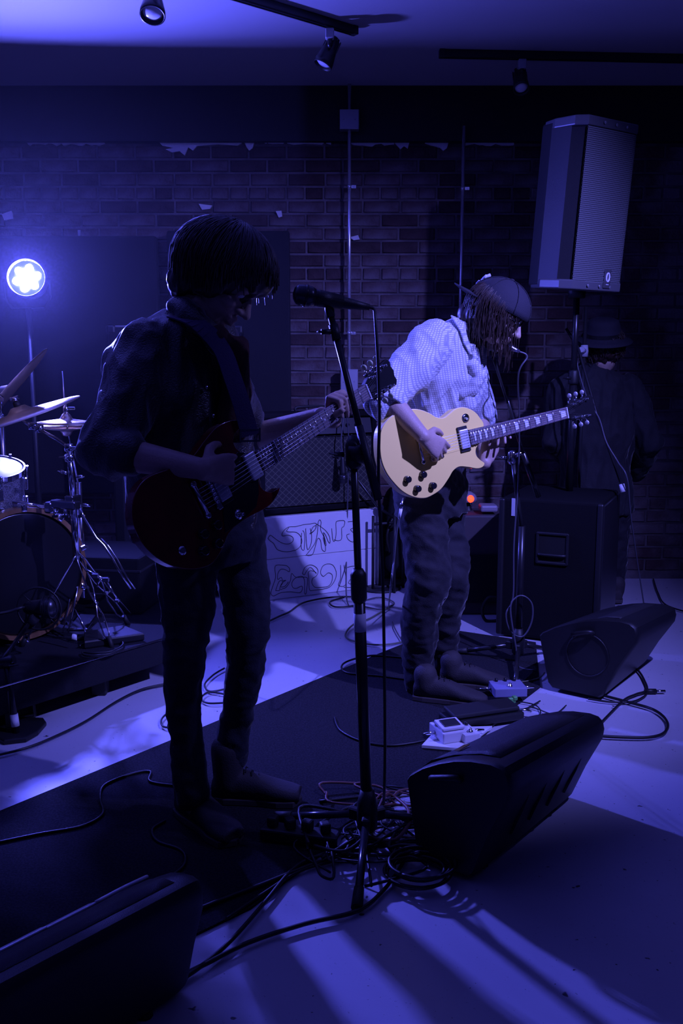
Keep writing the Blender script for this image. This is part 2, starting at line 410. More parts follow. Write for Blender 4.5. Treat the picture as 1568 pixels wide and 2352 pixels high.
# ================================================================== drum riser
M_riser = mat('riser_carpet', (0.016, 0.016, 0.02), .9, bump=.4, bump_scale=300, spec=.2)
RZ = .2
fr = fl(382, 1463, RZ); u = V((.624, .781, 0)); fa = fr-u*1.75; bk = V((-.94, 4.55, RZ)); bl = V((-2.55, 4.9, RZ)); fa2 = V((-2.5, 2.7, RZ))
poly = [(fr.x, fr.y), (bk.x, bk.y), (bl.x, bl.y), (fa2.x, fa2.y), (fa.x, fa.y)]
t = thing('drum_riser', 'low black carpeted platform under the drum kit', 'platform', (fr.x, fr.y, 0))
bm = B(); add_prism(bm, poly, RZ-.11, RZ, None, .004); obj('deck', bm, M_riser, t)
n_ = V((u.y, -u.x, 0)); bm = B(); add_tube(bm, [fa+n_*.004+V((0, 0, -.004)), fr+n_*.004+V((0, 0, -.004))], .0035, 8); obj('edge_trim', bm, M_chrome, t)
for k, (p) in enumerate([fr-u*.25-n_*.12, fr-u*1.0-n_*.12, fr-u*1.6-n_*.12, bk+V((-.15, -.12, 0)), V((-1.8, 4.5, 0)), V((-2.3, 3.0, 0))]):
    bm = B(); add_box(bm, (.06, .06, RZ-.11), Matrix.Translation((p.x, p.y, (RZ-.11)/2)), .004); obj('foot', bm, M_black, t)

# ================================================================== drum kit
M_wood = mat('amber_hoop', (0.33, 0.17, 0.07), .35, noise_scale=14, noise_amt=.4, coat=.4, stretch=(1, 1, .2))
M_head = mat('black_drum_head', (0.010, 0.010, 0.012), .28)
M_headw = mat('white_drum_head', (0.22, 0.22, 0.24), .5)
M_spark = mat('silver_sparkle', (0.5, 0.5, 0.54), .35, .6, noise_scale=420, color2=(.05, .05, .07), mask=(.45, .55))
M_cym = mat('bronze_cymbal', (0.75, 0.62, 0.45), .38, 1.0, bump=.05, bump_scale=300)
def lug(bm, M): add_box(bm, (.014, .02, .05), M, .004, 2)
Mdr = frame_from((.70, -.714, 0), (.714, .70, 0))
def hoop(bm, r0, r1, z0, z1, M, n=64): 
    rs = []
    for r, z in ((r0, z0), (r1, z0), (r1, z1), (r0, z1)): rs.append([M @ V((r*math.cos(2*PI*j/n), r*math.sin(2*PI*j/n), z)) for j in range(n)])
    rings(bm, rs, closed=True, smooth=False)
bc = at(56, 1326, 3.60); R0 = .268; bc.z = RZ+R0+.012; M = mk(Mdr, bc)
t = thing('bass_drum', 'big bass drum with a black head and an amber wooden hoop on the riser', 'drum', (bc.x, bc.y, RZ))
bm = B(); hoop(bm, .25, .258, -.42, -.02, M); obj('shell', bm, M_spark, t)
bm = B(); hoop(bm, .252, .27, -.03, .012, M); obj('hoop', bm, M_wood, t)
bm = B(); hoop(bm, .252, .27, -.45, -.41, M); obj('hoop', bm, M_wood, t)
bm = B(); add_lathe(bm, [(.252, -.012), (.252, -.002), (.24, .0), (.001, .001)], M, 64); hd = obj('drum_head', bm, M_head, t)
bm = B(); add_lathe(bm, [(.25, -.43), (.001, -.431)], M, 48); obj('drum_head', bm, M_headw, t)
for k in range(10):
    a = math.radians(36*k+16); bm = B(); Mk = M @ Matrix.Rotation(a, 4, 'Z')
    add_box(bm, (.03, .026, .05), Mk @ Matrix.Translation((.268, 0, -.008)), .006, 2); add_tube(bm, [Mk @ V((.28, 0, .02)), Mk @ V((.28, 0, -.16))], .004, 6); lug(bm, Mk @ Matrix.Translation((.266, 0, -.17)))
    add_tube(bm, [Mk @ V((.28, 0, .012)), Mk @ V((.28, 0, .028))], .006, 8); obj('claw_hook', bm, M_chrome, t)
# printed badge on the head
M_print = mat('white_print', (.85, .85, .85), .6)
def text_mesh(s, size, M, m, name, parent, ext=.0006, shear=0.0):
    c = bpy.data.curves.new(name, 'FONT'); c.body = s; c.size = size; c.extrude = ext; c.align_x = 'CENTER'; c.align_y = 'CENTER'; c.shear = shear; c.offset = size*.012
    o = bpy.data.objects.new('tmp', c); COL.objects.link(o); dg = bpy.context.evaluated_depsgraph_get()
    me = bpy.data.meshes.new_from_object(o.evaluated_get(dg)); bpy.data.objects.remove(o); me.name = name; me.transform(M)
    return link(name, me, m, parent)
q = M.inverted() @ onp(50, 1470, M @ V((0, 0, .001)), M.to_3x3() @ V((0, 0, 1)))
Mt = M @ Matrix.Translation((q.x, q.y, .002))
# face-plane axes: x to the viewer's right, y up
ez = M.to_3x3() @ V((0, 0, 1)); ey = V((0, 0, 1)); ex = ey.cross(ez).normalized()
Mt = mk(Matrix((ex, ey, ez)).transposed(), Mt.translation) @ Matrix.Rotation(.08, 4, 'Z')
text_mesh('EVANS', .021, Mt, M_print, 'lettering', hd, shear=.25)
bm = B(); add_tube(bm, [Mt @ V((.036*math.cos(a), .0155*math.sin(a), 0)) for a in [2*PI*k/40 for k in range(40)]], .0011, 5, closed=True); obj('badge_ring', bm, M_print, hd)
bm = B(); add_box(bm, (.05, .0035, .0006), Mt @ Matrix.Translation((0, -.0195, 0))); add_box(bm, (.042, .0028, .0006), Mt @ Matrix.Translation((0, -.025, 0))); obj('badge_bar', bm, M_print, hd)

# rack tom at the left edge
def drum(name, label, c, R, h, tilt, parent=None):
    t = thing(name, label, 'drum', c); M = mk(frame_from(tilt), c)
    bm = B(); hoop(bm, R-.008, R, 0, h, M, 48); obj('shell', bm, M_spark, t)
    bm = B(); add_lathe(bm, [(R, h+.003), (R*.95, h+.006), (.001, h+.006)], M, 48); obj('drum_head', bm, M_headw, t)
    for z in (-.008, h-.012):
        bm = B(); hoop(bm, R, R+.006, z, z+.022, M, 48); obj('hoop', bm, M_chrome, t)
    for k in range(6):
        a = 2*PI*k/6+.2; Mk = M @ Matrix.Rotation(a, 4, 'Z'); bm = B(); lug(bm, Mk @ Matrix.Translation((R+.008, 0, h*.7))); add_tube(bm, [Mk @ V((R+.012, 0, h*.7)), Mk @ V((R+.012, 0, h+.018))], .003, 6); add_lathe(bm, [(.006, 0), (.006, .01)], Mk @ Matrix.Translation((R+.012, 0, h+.008)), 8); obj('lug', bm, M_chrome, t); bm = B()
        lug(bm, Mk @ Matrix.Translation((R+.008, 0, h*.3))); add_tube(bm, [Mk @ V((R+.012, 0, h*.3)), Mk @ V((R+.012, 0, -.005))], .003, 6); obj('lug', bm, M_chrome, t)
    return t
tb = at(-30, 1182, 3.72); tm = drum('rack_tom', 'silver sparkle rack tom with a white head at the left edge', tb, .15, .2, (.1, -.22, 1))
p0 = at(-40, 1142, 3.62); p1 = at(112, 1165, 3.66); bm = B(); add_tube(bm, [p0, p1], .0085, 12); obj('mount_rod', bm, M_chrome, tm)

def cymbal(bm, R, M, bell=.2, n=56):
    pr = [(.006, .034), (R*bell*.6, .031), (R*bell*.95, .016), (R*bell*1.15, .010), (R*.6, .003), (R, -.006), (R*.998, -.0075), (R*.6, .0012), (R*bell*1.15, .008), (R*bell*.9, .0145), (.006, .031)]
    rs = [[M @ V((r*math.cos(2*PI*j/n), r*math.sin(2*PI*j/n), z)) for j in range(n)] for r, z in pr]; rings(bm, rs, closed=True)
def cym_thing(label, c, R, up):
    t = thing('cymbal', label, 'cymbal', c); M = mk(frame_from(up), c); bm = B(); cymbal(bm, R, M); obj('disc', bm, M_cym, t)
    bm = B(); add_lathe(bm, [(.012, .03), (.014, .04), (.012, .052)], M, 12); obj('felt', bm, M_rubber, t)
    bm = B(); add_lathe(bm, [(.008, .052), (.009, .066), (.005, .07)], M, 12); add_box(bm, (.04, .006, .014), M @ Matrix.Translation((0, 0, .066)), .003, 2); obj('wing_nut', bm, M_chrome, t)
    return M
# crash cymbal (bright one) and its boom arm
e0 = at(176, 911, 3.62); e1 = at(-80, 992, 3.62); cc = (e0+e1)/2; en = (e0-e1).normalized(); upv = V((-en.z, -.13, en.x)).normalized()
Mc = cym_thing('bright bronze crash cymbal tilted above the rack tom', cc+V((0, 0, .0)), (e0-e1).length/2*1.02, upv)
e0 = at(80, 824, 3.75); e1 = at(-70, 1000, 3.75); cc2 = (e0+e1)/2; u2 = V((-(e0-e1).z, -.16, (e0-e1).x)).normalized()
en = (e0-e1).normalized(); u2 = V((-en.z, -.17, en.x)).normalized()
Mc2 = cym_thing('steeply tilted dim cymbal at the left edge behind the bright crash cymbal', cc2, .27, u2)
t = thing('cymbal_boom_stand', 'chrome boom stand holding the steeply tilted cymbal behind the drums', 'stand', (cc2.x-.1, 4.0, RZ))
bm = B(); add_tube(bm, [(cc2.x-.1, 4.0, RZ), (cc2.x-.1, 4.0, 1.1)], .012, 10); obj('tube', bm, M_chrome, t)
bm = B(); add_tube(bm, [(cc2.x-.1, 4.0, 1.1), Mc2 @ V((0, 0, .0)), Mc2 @ V((0, 0, .05))], .006, 8); obj('arm', bm, M_chrome, t)
for k in range(3): 
    a = 2*PI*k/3; bm = B(); add_tube(bm, [(cc2.x-.1, 4.0, RZ+.25), (cc2.x-.1+.25*math.cos(a), 4.0+.25*math.sin(a), RZ+.01)], .008, 8); obj('leg', bm, M_chrome, t)

# hi-hat
hx = at(152, 968, 3.85); hb = V((hx.x+.04, hx.y, RZ))
t = thing('hi_hat', 'hi-hat pair of cymbals on a rod, dim and level behind the bright crash cymbal', 'cymbal', hb)
for up, dz in (((0.02, -.02, 1), 0), ((0, .02, -1), -.028)):
    bm = B(); cymbal(bm, .125, mk(frame_from(up), hx+V((0, 0, dz)))); obj('disc', bm, M_cym, t)
ht = at(143, 852, 3.85); bm = B(); add_tube(bm, [hb+V((0, 0, .6)), hx, ht], .0035, 8); obj('rod', bm, M_chrome, t)
bm = B(); add_lathe(bm, [(.008, .03), (.012, .035), (.012, .06), (.007, .066), (.007, .09)], mk(Matrix.Identity(3), hx), 12); add_box(bm, (.04, .008, .012), Matrix.Translation(hx+V((.02, 0, .055))), .002)
obj('clutch', bm, M_chrome, t)
bm = B(); add_tube(bm, [hb+V((0, 0, .12)), hb+V((0, 0, .62))], .0125, 12); obj('tube', bm, M_chrome, t)
bm = B(); add_box(bm, (.08, .26, .012), Matrix.Translation(hb+V((0, .02, .02))) @ Matrix.Rotation(.1, 4, 'X'), .004); obj('pedal', bm, M_chrome, t)
for k in range(3):
    a = 2*PI*k/3+.4; d = V((math.cos(a), math.sin(a), 0)); bm = B()
    for s in (-1, 1): 
        sd = V((-d.y, d.x, 0))*.012*s; add_tube(bm, [hb+sd+V((0, 0, .3)), hb+d*.2+sd+V((0, 0, .02))], .004, 6)
    obj('leg', bm, M_chrome, t)

# main double-braced stand with the clamp, boom arms
sx = at(160, 1045, 3.55); sb = V((sx.x+.02, sx.y, RZ)); tb_ = at(158, 1028, 3.55)
t = thing('cymbal_stand', 'chrome double-braced cymbal stand with a clamp at the right front of the drum kit', 'stand', sb)
m1 = at(168, 1150, 3.55); m2 = at(176, 1290, 3.55)
bm = B(); add_tube(bm, [tb_, m1], .0105, 12); obj('upper_tube', bm, M_chrome, t)
bm = B(); add_tube(bm, [m1, m2], .014, 12); obj('lower_tube', bm, M_chrome, t)
bm = B(); add_tube(bm, [at(96, 985, 3.6), at(60, 972, 3.62)], .007, 8); add_tube(bm, [at(96, 990, 3.58), at(130, 1008, 3.56), tb_, at(198, 1030, 3.52)], .007, 8); add_tube(bm, [at(80, 985, 3.6), Mc @ V((0, 0, -.03)), Mc @ V((0, 0, .05))], .006, 8); obj('boom_arm', bm, M_chrome, t)
def wing(bm, p, d, s=.018):
    R = frame_from(d); add_lathe(bm, [(.007, -.01), (.007, .014)], mk(R, p), 8); add_box(bm, (s*2, .005, .012), mk(R, V(p)+V(d).normalized()*.018), .002)
for p in (at(75, 978, 3.6), at(90, 985, 3.6), tb_, tb_+V((0, 0, -.04))):
    bm = B(); add_lathe(bm, [(.016, -.014), (.018, -.012), (.018, .012), (.016, .014)], mk(Matrix.Identity(3), p), 12); obj('tilter', bm, M_chrome, t)
for p, d in ((at(148, 1085, 3.53), (-1, 0, .3)), (at(182, 1095, 3.53), (1, 0, .1)), (at(152, 1050, 3.53), (-.5, -1, .1))):
    bm = B(); wing(bm, p, d); obj('wing_nut', bm, M_chrome, t)
bm = B(); R_ = frame_from((0, 0, 1), at(190, 1150, 3.5)-at(112, 1162, 3.58)); cpt = at(150, 1159, 3.54)
add_box(bm, (.125, .04, .034), mk(R_, cpt), .006, 2); add_box(bm, (.04, .055, .045), mk(R_, m1), .006, 2); add_box(bm, (.035, .05, .046), mk(R_, at(118, 1165, 3.57)), .008, 2)
for xx in (126, 150, 186): wing(bm, at(xx, 1175, 3.52), (0.1, -.2, -1), .014)
wing(bm, at(196, 1160, 3.5), (1, 0, -.2)); obj('clamp', bm, M_chrome, t)
# legs of two bars each with cross braces
col = at(178, 1270, 3.55); ft1 = at(249, 1455, 3.52); ft1.z = RZ+.03; 
def leg2(a, b_, bulge, parent, w=.02):
    d = (b_-a); s = V((0, 0, 1)).cross(d).normalized()*w; L = []
    for k in (-1, 1):
        L.append([a+s*k*.3, a+d*.08+s*k, a+d*.42+s*k, a+d*.55+s*k*.2, a+d*.62-s*k*.2+bulge, a+d*.72-s*k, a+d*.93-s*k, b_])
    bm = B()
    for l in L: add_tube(bm, l, .0035, 6)
    add_lathe(bm, [(.008, -.01), (.008, .01)], mk(frame_from(s), a+d*.58), 8)
    obj('leg', bm, M_chrome, parent); bm = B(); add_tube(bm, [b_+V((0, 0, .015)), b_+d.normalized()*.05], [.009, .012], 10); obj('rubber_foot', bm, M_rubber, parent)
leg2(col, ft1, V((0, 0, 0)), t); f2 = V((sb.x-.22, sb.y-.02, RZ+.03)); leg2(col, f2, V((0, 0, 0)), t); f3 = V((sb.x+.1, sb.y+.27, RZ+.03)); leg2(col, f3, V((0, 0, 0)), t)
bm = B(); p = [at(184, 1168, 3.5), at(190, 1185, 3.5), at(221, 1235, 3.5), at(238, 1252, 3.5), at(260, 1285, 3.5), at(280, 1322, 3.5), at(300, 1352, 3.52)]
add_tube(bm, p, [.008, .006, .005, .006, .005, .004, .004], 8); add_tube(bm, [q+V((.012, .02, -.006)) for q in p[2:]], .0035, 6); obj('side_arm', bm, M_chrome, t)
bm = B(); add_box(bm, (.028, .02, .02), Matrix.Translation(at(219, 1322, 3.5)), .003); add_box(bm, (.028, .02, .02), Matrix.Translation(at(243, 1331, 3.5)), .003); add_tube(bm, [at(232, 1325, 3.5), at(222, 1348, 3.5)], .004, 6)
add_tube(bm, [at(243, 1331, 3.5), at(268, 1375, 3.5)], .004, 6); add_box(bm, (.02, .02, .014), Matrix.Translation(at(269, 1379, 3.5)), .004)
add_tube(bm, [at(200, 1310, 3.5), at(245, 1332, 3.5)], .004, 6); obj('brace', bm, M_chrome, t)
bm = B(); add_tube(bm, [at(172, 1400, 3.5), at(186, 1425, 3.48), at(196, 1452, 3.46)], .004, 6); obj('spur', bm, M_chrome, t)

# black monitor / floor pad lying on the riser and a coiled cable on it
def fzone(pts, z): return [fl(x, y, z) for x, y in pts]
def cable_pts(pts, r=.0033, lift=None, k=7, name='cable', label=None, group=None, m=None, n=6, cat_='cable'):
    P = cat(pts, k); bm = B(); add_tube(bm, P, r, n); o = obj(name, bm, m or M_cable); c = V(pts[0]); recentre(o, c)
    return top(o, label, cat_, group)
def fcable(px, label, r=.0033, z=.0, group=None, m=None, k=7, jitter=0.0, seed=0):
    rnd = random.Random(seed+len(px)); P = []
    for q in px:
        zz = z+r+.0075 if len(q) == 2 else q[2]
        P.append(fl(q[0], q[1], zz))
    return cable_pts(P, r, k=k, label=label, group=group, m=m)
fcable([(182, 1484), (215, 1470), (262, 1468), (283, 1478), (262, 1494), (218, 1500), (190, 1498), (200, 1506), (250, 1502), (280, 1490)], 'thin black cable coiled on the riser below the chrome stand', z=RZ, r=.004)
bm = B(); add_prism(bm, [(0, 0), (.24, 0), (.2, .16), (.03, .14)], 0, .035, Matrix.Translation(fl(195, 1492, RZ)) @ Matrix.Rotation(.5, 4, 'Z'), .008, seg=2)
o = obj('foot_pedal', bm, M_black); top(recentre(o, fl(195, 1492, RZ)), 'flat black pedal on the riser at the foot of the chrome stand', 'pedal')
bm = B(); o_ = fl(176, 1470, RZ); add_tube(bm, [o_+V((0, 0, .012)), o_+V((.03, .0, .012)), o_+V((.13, .02, .012))], [.013, .012, .008], 10); top(recentre(obj('cable_plug', bm, M_black), o_), 'dark cable plug with a pale end lying on the riser', 'plug')
bm = B(); add_lathe(bm, [(.012, 0), (.014, .003), (.014, .018), (.012, .02)], mk(frame_from((-1, -.1, .1)), o_+V((0.005, -.01, .014))), 12); top(recentre(obj('white_cap', bm, M_tape), o_), 'small white cap on the end of the dark plug on the riser', 'cap')

# dark road case at the back right of the riser
t = thing('road_case', 'dark low case standing on the riser right behind the chrome stand', 'case', (-1.05, 4.1, RZ))
bm = B(); Rc = Matrix.Rotation(math.radians(-8), 4, 'Z'); add_box(bm, (.42, .4, .26), Matrix.Translation((-1.08, 4.22, RZ+.13)) @ Rc, .012, 2); obj('body', bm, M_tolex, t)
bm = B(); add_box(bm, (.424, .404, .012), Matrix.Translation((-1.08, 4.22, RZ+.2)) @ Rc, .002); obj('lid_rim', bm, M_black, t)
bm = B()
add_tube(bm, cat([V((-1.14, 4.02, RZ+.12)), V((-1.13, 3.995, RZ+.1)), V((-1.05, 3.99, RZ+.1)), V((-1.04, 4.01, RZ+.12))], 4), .006, 8); obj('handle', bm, M_blackm, t)

# ================================================================== kick mic on a low boom stand
kb = fl(50, 1690, 0); t = thing('microphone_stand', 'short black microphone stand with a flat base in front of the bass drum', 'stand', kb)
bm = B(); pb = [fl(x, y, 0) for x, y in ((-30, 1690), (10, 1665), (60, 1656), (100, 1658), (107, 1668), (88, 1690), (60, 1706), (10, 1712))]
add_prism(bm, [(p.x, p.y) for p in pb], 0, .018, None, .005); obj('base', bm, M_black, t)
st0 = fl(38, 1684, .015); st1 = at(14, 1520, st0.y+.02)
bm = B(); add_tube(bm, [st0, st1], .012, 12); obj('shaft', bm, M_blackm, t)
bm = B(); a_ = st0+(st1-st0)*.1; b2 = st0+(st1-st0)*.27; add_tube(bm, [a_, b2], .0145, 12); obj('tape', bm, M_tape, t)
hp = at(100, 1395, 3.38); jt = at(12, 1505, st1.y)
bm = B(); add_tube(bm, [at(-20, 1545, st1.y-.03), jt, hp+V((-.05, -.01, -.055))], .008, 10); obj('boom', bm, M_blackm, t)
bm = B(); add_lathe(bm, [(.02, -.03), (.022, -.02), (.022, .02), (.018, .03)], mk(frame_from((1, 0, .2)), st1), 14); wing(bm, st1+V((.03, -.02, 0)), (.5, -1, 0)); obj('clutch', bm, M_blackm, t)
for (x0, y0, x1, y1) in ((70, 1570, 76, 1640), (20, 1600, 30, 1668)):
    pass
t = thing('microphone', 'fat black kick drum microphone hung in a ring mount before the bass drum', 'microphone', hp)
ax = V((.92, -.1, .05)).normalized(); M = mk(frame_from(ax), hp)
bm = B(); add_lathe(bm, [(.001, -.075), (.018, -.075), (.026, -.06), (.03, -.02), (.033, 0), (.034, .004)], M, 28); obj('body', bm, M_black, t)
bm = B(); add_lathe(bm, [(.035, 0), (.041, .008), (.042, .025), (.036, .042), (.02, .052), (.001, .054)], M, 28)
for k in range(5): hoop(bm, .036, .0435, .006+k*.007, .008+k*.007, M, 28)
obj('grille', bm, mat('dark_mesh', (.06, .06, .07), .3, .7), t)
bm = B(); add_tube(bm, [hp+V((-.01, -.02, 0))+V((.082*math.cos(a), 0, .082*math.sin(a))) for a in [2*PI*k/32 for k in range(32)]], .004, 8, closed=True)
for a in (.8, 2.4, 4, 5.5): add_tube(bm, [hp+V((-.01, -.02, 0))+V((r*math.cos(a), 0, r*math.sin(a))) for r in (.034, .082)], .0022, 6)
obj('ring_mount', bm, M_black, t)
bm = B(); add_tube(bm, [hp+V((-.02, -.03, -.03)), hp+V((-.055, -.02, -.07))], [.018, .014], 10); obj('swivel', bm, M_black, t)
cable_pts([at(-20, 1412, 3.3), at(20, 1405, 3.33), at(48, 1396, 3.35), hp+V((-.07, 0, 0))], .006, label='dark cable feeding the fat kick drum microphone from the left edge')
# black brace frame under the riser front
t = thing('folding_stand', 'black tubular frame in front of the riser left of the flat microphone base', 'stand', fl(75, 1648))
for (xa, ya, xb, yb, nm) in ((66, 1560, 76, 1648, 'leg'), (14, 1585, 24, 1690, 'leg')):
    bm = B(); b3 = fl(xb, yb, .0); a3 = at(xa, ya, b3.y-.01); add_box(bm, (.022, .022, (a3-b3).length), mk(frame_from(a3-b3), (a3+b3)/2), .003); obj(nm, bm, M_black, t)
bm = B(); add_tube(bm, [fl(76, 1640, .02), fl(24, 1650, .02), fl(-60, 1665, .02)], .006, 8); obj('crossbar', bm, M_black, t)
# ================================================================== white crate with the hand-lettered sheet, amplifier on it
a0 = fl(600, 1382); a1 = fl(872, 1347); du = (a1-a0).normalized(); nv = V((du.y, -du.x, 0))   # nv faces the viewer
W = (a1-a0).length; CHt = .475
Mx = mk(Matrix((du, -nv, V((0, 0, 1)))).transposed(), (a0+a1)/2)          # local x along front, y going back, z up
M_sheet = mat('white_sheet', (0.78, 0.77, 0.8), .7, noise_scale=3, noise_amt=.06)
M_pen = mat('marker_ink', (0.01, 0.01, 0.015), .6)
t = thing('lettered_crate', 'white box faced with a sheet of hand-drawn bubble letters, under the guitar amplifier', 'box', (a0+a1)/2)
bm = B(); add_box(bm, (W, .2, CHt), Mx @ Matrix.Translation((0, .105, CHt/2)), .006); obj('body', bm, M_white, t)
for k in range(2):
    h = CHt/2; bm = B(); add_box(bm, (W-.006, .004, h-.005), Mx @ Matrix.Translation((0, .001, h*(k+.5))), .001); obj('sheet', bm, M_sheet, t)
def crop(x, y): return (560+x/3.92, 1150+y/3.92)
PEN = [
 [(215,340),(240,312),(280,340),(340,380),(400,390),(440,365),(440,330),(400,310),(345,318),(352,280),(400,238),(470,232),(540,215),(600,208),(640,202),(652,215),(640,260),(600,300)],
 [(215,340),(240,365),(268,385),(300,440),(370,460),(450,450),(500,420),(522,370),(510,320),(470,285),(400,280),(385,270),(405,242)],
 [(520,290),(515,360),(518,430),(540,445),(545,400),(548,330),(540,280),(528,270)], [(556,250),(560,330),(572,440),(600,400),(610,330),(598,250)],
 [(590,300),(640,260),(650,225),(620,240),(600,290)],
 [(560,490),(600,440),(640,380),(660,300),(668,200),(682,172),(695,195),(690,260),(720,330),(735,440),(720,455),(700,430),(690,360),(665,340),(640,420),(620,480),(590,494),(560,490)],
 [(655,210),(700,240),(745,280),(772,330),(775,380),(760,370),(735,310),(715,290),(740,390),(730,400),(712,330)],
 [(790,250),(800,350),(818,362),(830,290),(828,200),(850,182),(905,182),(900,230),(880,250),(880,340),(850,360),(812,352)], 
 [(935,190),(985,190),(990,240),(960,260),(990,300),(985,370),(940,350),(925,310),(950,300)],
 [(385,585),(300,580),(278,610),(285,690),(250,800),(245,840),(270,858),(330,830),(420,820),(500,830),(525,800),(520,770),(470,790),(440,780),(432,740),(460,700),(520,680),(545,720),(545,830),(560,830),(572,720),(560,690),(470,690),(430,655),(418,720),(380,780),(330,800)],
 [(385,585),(410,610),(408,640),(370,620),(330,620),(305,660),(305,710),(335,690),(350,720),(378,715),(345,740),(330,775),(370,770),(400,730)],
 [(285,810),(310,740),(330,720),(350,735),(325,780),(320,808),(285,810)],
 [(525,655),(550,600),(600,578),(650,600),(668,640),(650,680),(620,700),(612,740),(640,780),(700,780),(760,770),(790,730),(795,670),(760,650),(720,680),(700,670),(690,640),(710,590),(750,570),(800,580),(830,640),(825,700),(790,760),(740,790),(620,808),(590,800),(585,720),(580,650),(600,630),(640,640),(650,655),(600,600),(560,640),(545,668),(525,655)],
 [(870,580),(870,700),(850,760),(900,770),(920,720),(900,580)], [(930,600),(1000,590),(1010,640),(940,740),(1010,750),(1000,780),(900,780)],
]
Pn = (a0+nv*.003); 
for ln in PEN:
    P = [onp(*crop(*q), Pn, nv) for q in ln]; P = cat(P, 4)
    bm = B(); add_tube(bm, P, .0016, 5); obj('pen_line', bm, M_pen, t)
# amplifier
AZ = .57; AW = W-.03
M_grill = mat('diamond_grille', (0.05, 0.05, 0.045), .7, bump=.2, bump_scale=300)
def grille_nodes(m):
    nt = m.node_tree; N = nt.nodes; L = nt.links; b = N['Principled BSDF']
    tc = N.new('ShaderNodeTexCoord'); mp = N.new('ShaderNodeMapping'); mp.inputs['Rotation'].default_value = (0, math.radians(45), 0); L.new(tc.outputs['Object'], mp.inputs[0])
    ws = []
    for ax in 'XZ':
        wv = N.new('ShaderNodeTexWave'); wv.bands_direction = ax; wv.inputs['Scale'].default_value = 12; L.new(mp.outputs[0], wv.inputs[0])
        r = N.new('ShaderNodeMapRange'); r.inputs[1].default_value = .93; r.inputs[2].default_value = 1; L.new(wv.outputs['Fac'], r.inputs[0]); ws.append(r)
    mx = N.new('ShaderNodeMath'); mx.operation = 'MAXIMUM'; L.new(ws[0].outputs[0], mx.inputs[0]); L.new(ws[1].outputs[0], mx.inputs[1])
    c = N.new('ShaderNodeMix'); c.data_type = 'RGBA'; c.inputs['A'].default_value = (.016, .016, .018, 1); c.inputs['B'].default_value = (.10, .10, .07, 1)
    L.new(mx.outputs[0], c.inputs['Factor']); L.new(c.outputs['Result'], b.inputs['Base Color'])
grille_nodes(M_grill)
t = thing('guitar_amplifier', 'black guitar amplifier with a diamond-patterned grille standing on the lettered white box', 'amplifier', (a0+a1)/2+V((0, 0, CHt)))
MA = Mx @ Matrix.Translation((0, 0, CHt+.008))
bm = B(); add_box(bm, (AW, .22, .03), MA @ Matrix.Translation((0, .13, AZ-.015)), .008, 2); add_box(bm, (AW, .22, .03), MA @ Matrix.Translation((0, .13, .02)), .008, 2)
for s in (-1, 1): add_box(bm, (.03, .22, AZ), MA @ Matrix.Translation((s*(AW/2-.015), .13, AZ/2)), .008, 2)
add_box(bm, (AW-.02, .02, AZ-.02), MA @ Matrix.Translation((0, .23, AZ/2))); obj('cabinet', bm, M_tolex, t)
bm = B(); add_box(bm, (AW-.06, .012, .385), MA @ Matrix.Translation((0, .04, .235))); obj('grille_cloth', bm, M_grill, t)
for z in (.432, .033):
    bm = B(); add_box(bm, (AW-.055, .008, .007), MA @ Matrix.Translation((0, .028, z)), .002); obj('piping', bm, M_chrome, t)
bm = B(); add_box(bm, (AW-.06, .012, .098), MA @ Matrix.Translation((0, .045, .49)) @ Matrix.Rotation(-.25, 4, 'X')); cpn = obj('control_panel', bm, mat('panel_black', (.03, .03, .035), .4), t)
for k in range(9):
    bm = B(); add_lathe(bm, [(.011, 0), (.009, .014), (.001, .015)], MA @ Matrix.Translation((-.24+k*.06, .036, .49)) @ Matrix.Rotation(PI/2-.25, 4, 'X'), 12); obj('knob', bm, M_blackm, cpn)
for sx_ in (-1, 1):
    for sz in (0, 1): 
        bm = B(); add_box(bm, (.04, .04, .04), MA @ Matrix.Translation((sx_*(AW/2-.014), .04, .02+sz*(AZ-.04))), .012, 2); obj('corner_guard', bm, M_blackm, t)
bm = B(); add_tube(bm, cat([MA @ V((-.1, .13, AZ)), MA @ V((-.09, .13, AZ+.025)), MA @ V((.09, .13, AZ+.025)), MA @ V((.1, .13, AZ))], 5), .008, 8); obj('handle', bm, M_rubber, t)

# tall bass cabinet behind the front guitarist
cb = at(413, 1000, 5.18); cb.z = 0
t = thing('bass_cabinet', 'tall black bass speaker cabinet standing behind the front guitarist', 'speaker', cb)
Mb = Matrix.Translation(cb) @ Matrix.Rotation(math.radians(4), 4, 'Z'); H = at(300, 747, 5.03).z
bm = B(); add_box(bm, (.72, .36, H-.05), Mb @ Matrix.Translation((0, .06, H/2+.02)), .012, 2); obj('body', bm, M_tolex, t)
bm = B(); add_box(bm, (.62, .012, H*.6), Mb @ Matrix.Translation((0, -.115, H*.36))); obj('grille', bm, M_cloth, t)
for s in (-1, 1):
    bm = B(); add_box(bm, (.05, .05, .05), Mb @ Matrix.Translation((s*.342, -.10, H-.022)), .012, 2); obj('corner_guard', bm, M_blackm, t)
bm = B(); add_box(bm, (.64, .01, .012), Mb @ Matrix.Translation((0, -.113, H-.006)), .003); obj('top_rim', bm, M_steelg, t)
for k, (sx_, sy_) in enumerate(((-1, -1), (1, -1), (-1, 1), (1, 1))):
    bm = B(); add_lathe(bm, [(.025, 0), (.025, .05)], Mb @ Matrix.Translation((sx_*.28, .1+sy_*.12-.04, 0)), 12); obj('wheel', bm, M_rubber, t)
bm = B(); add_box(bm, (.6, .012, .11), Mb @ Matrix.Translation((0, -.116, H*.8)), .003); cp_ = obj('control_panel', bm, M_blackm, t)
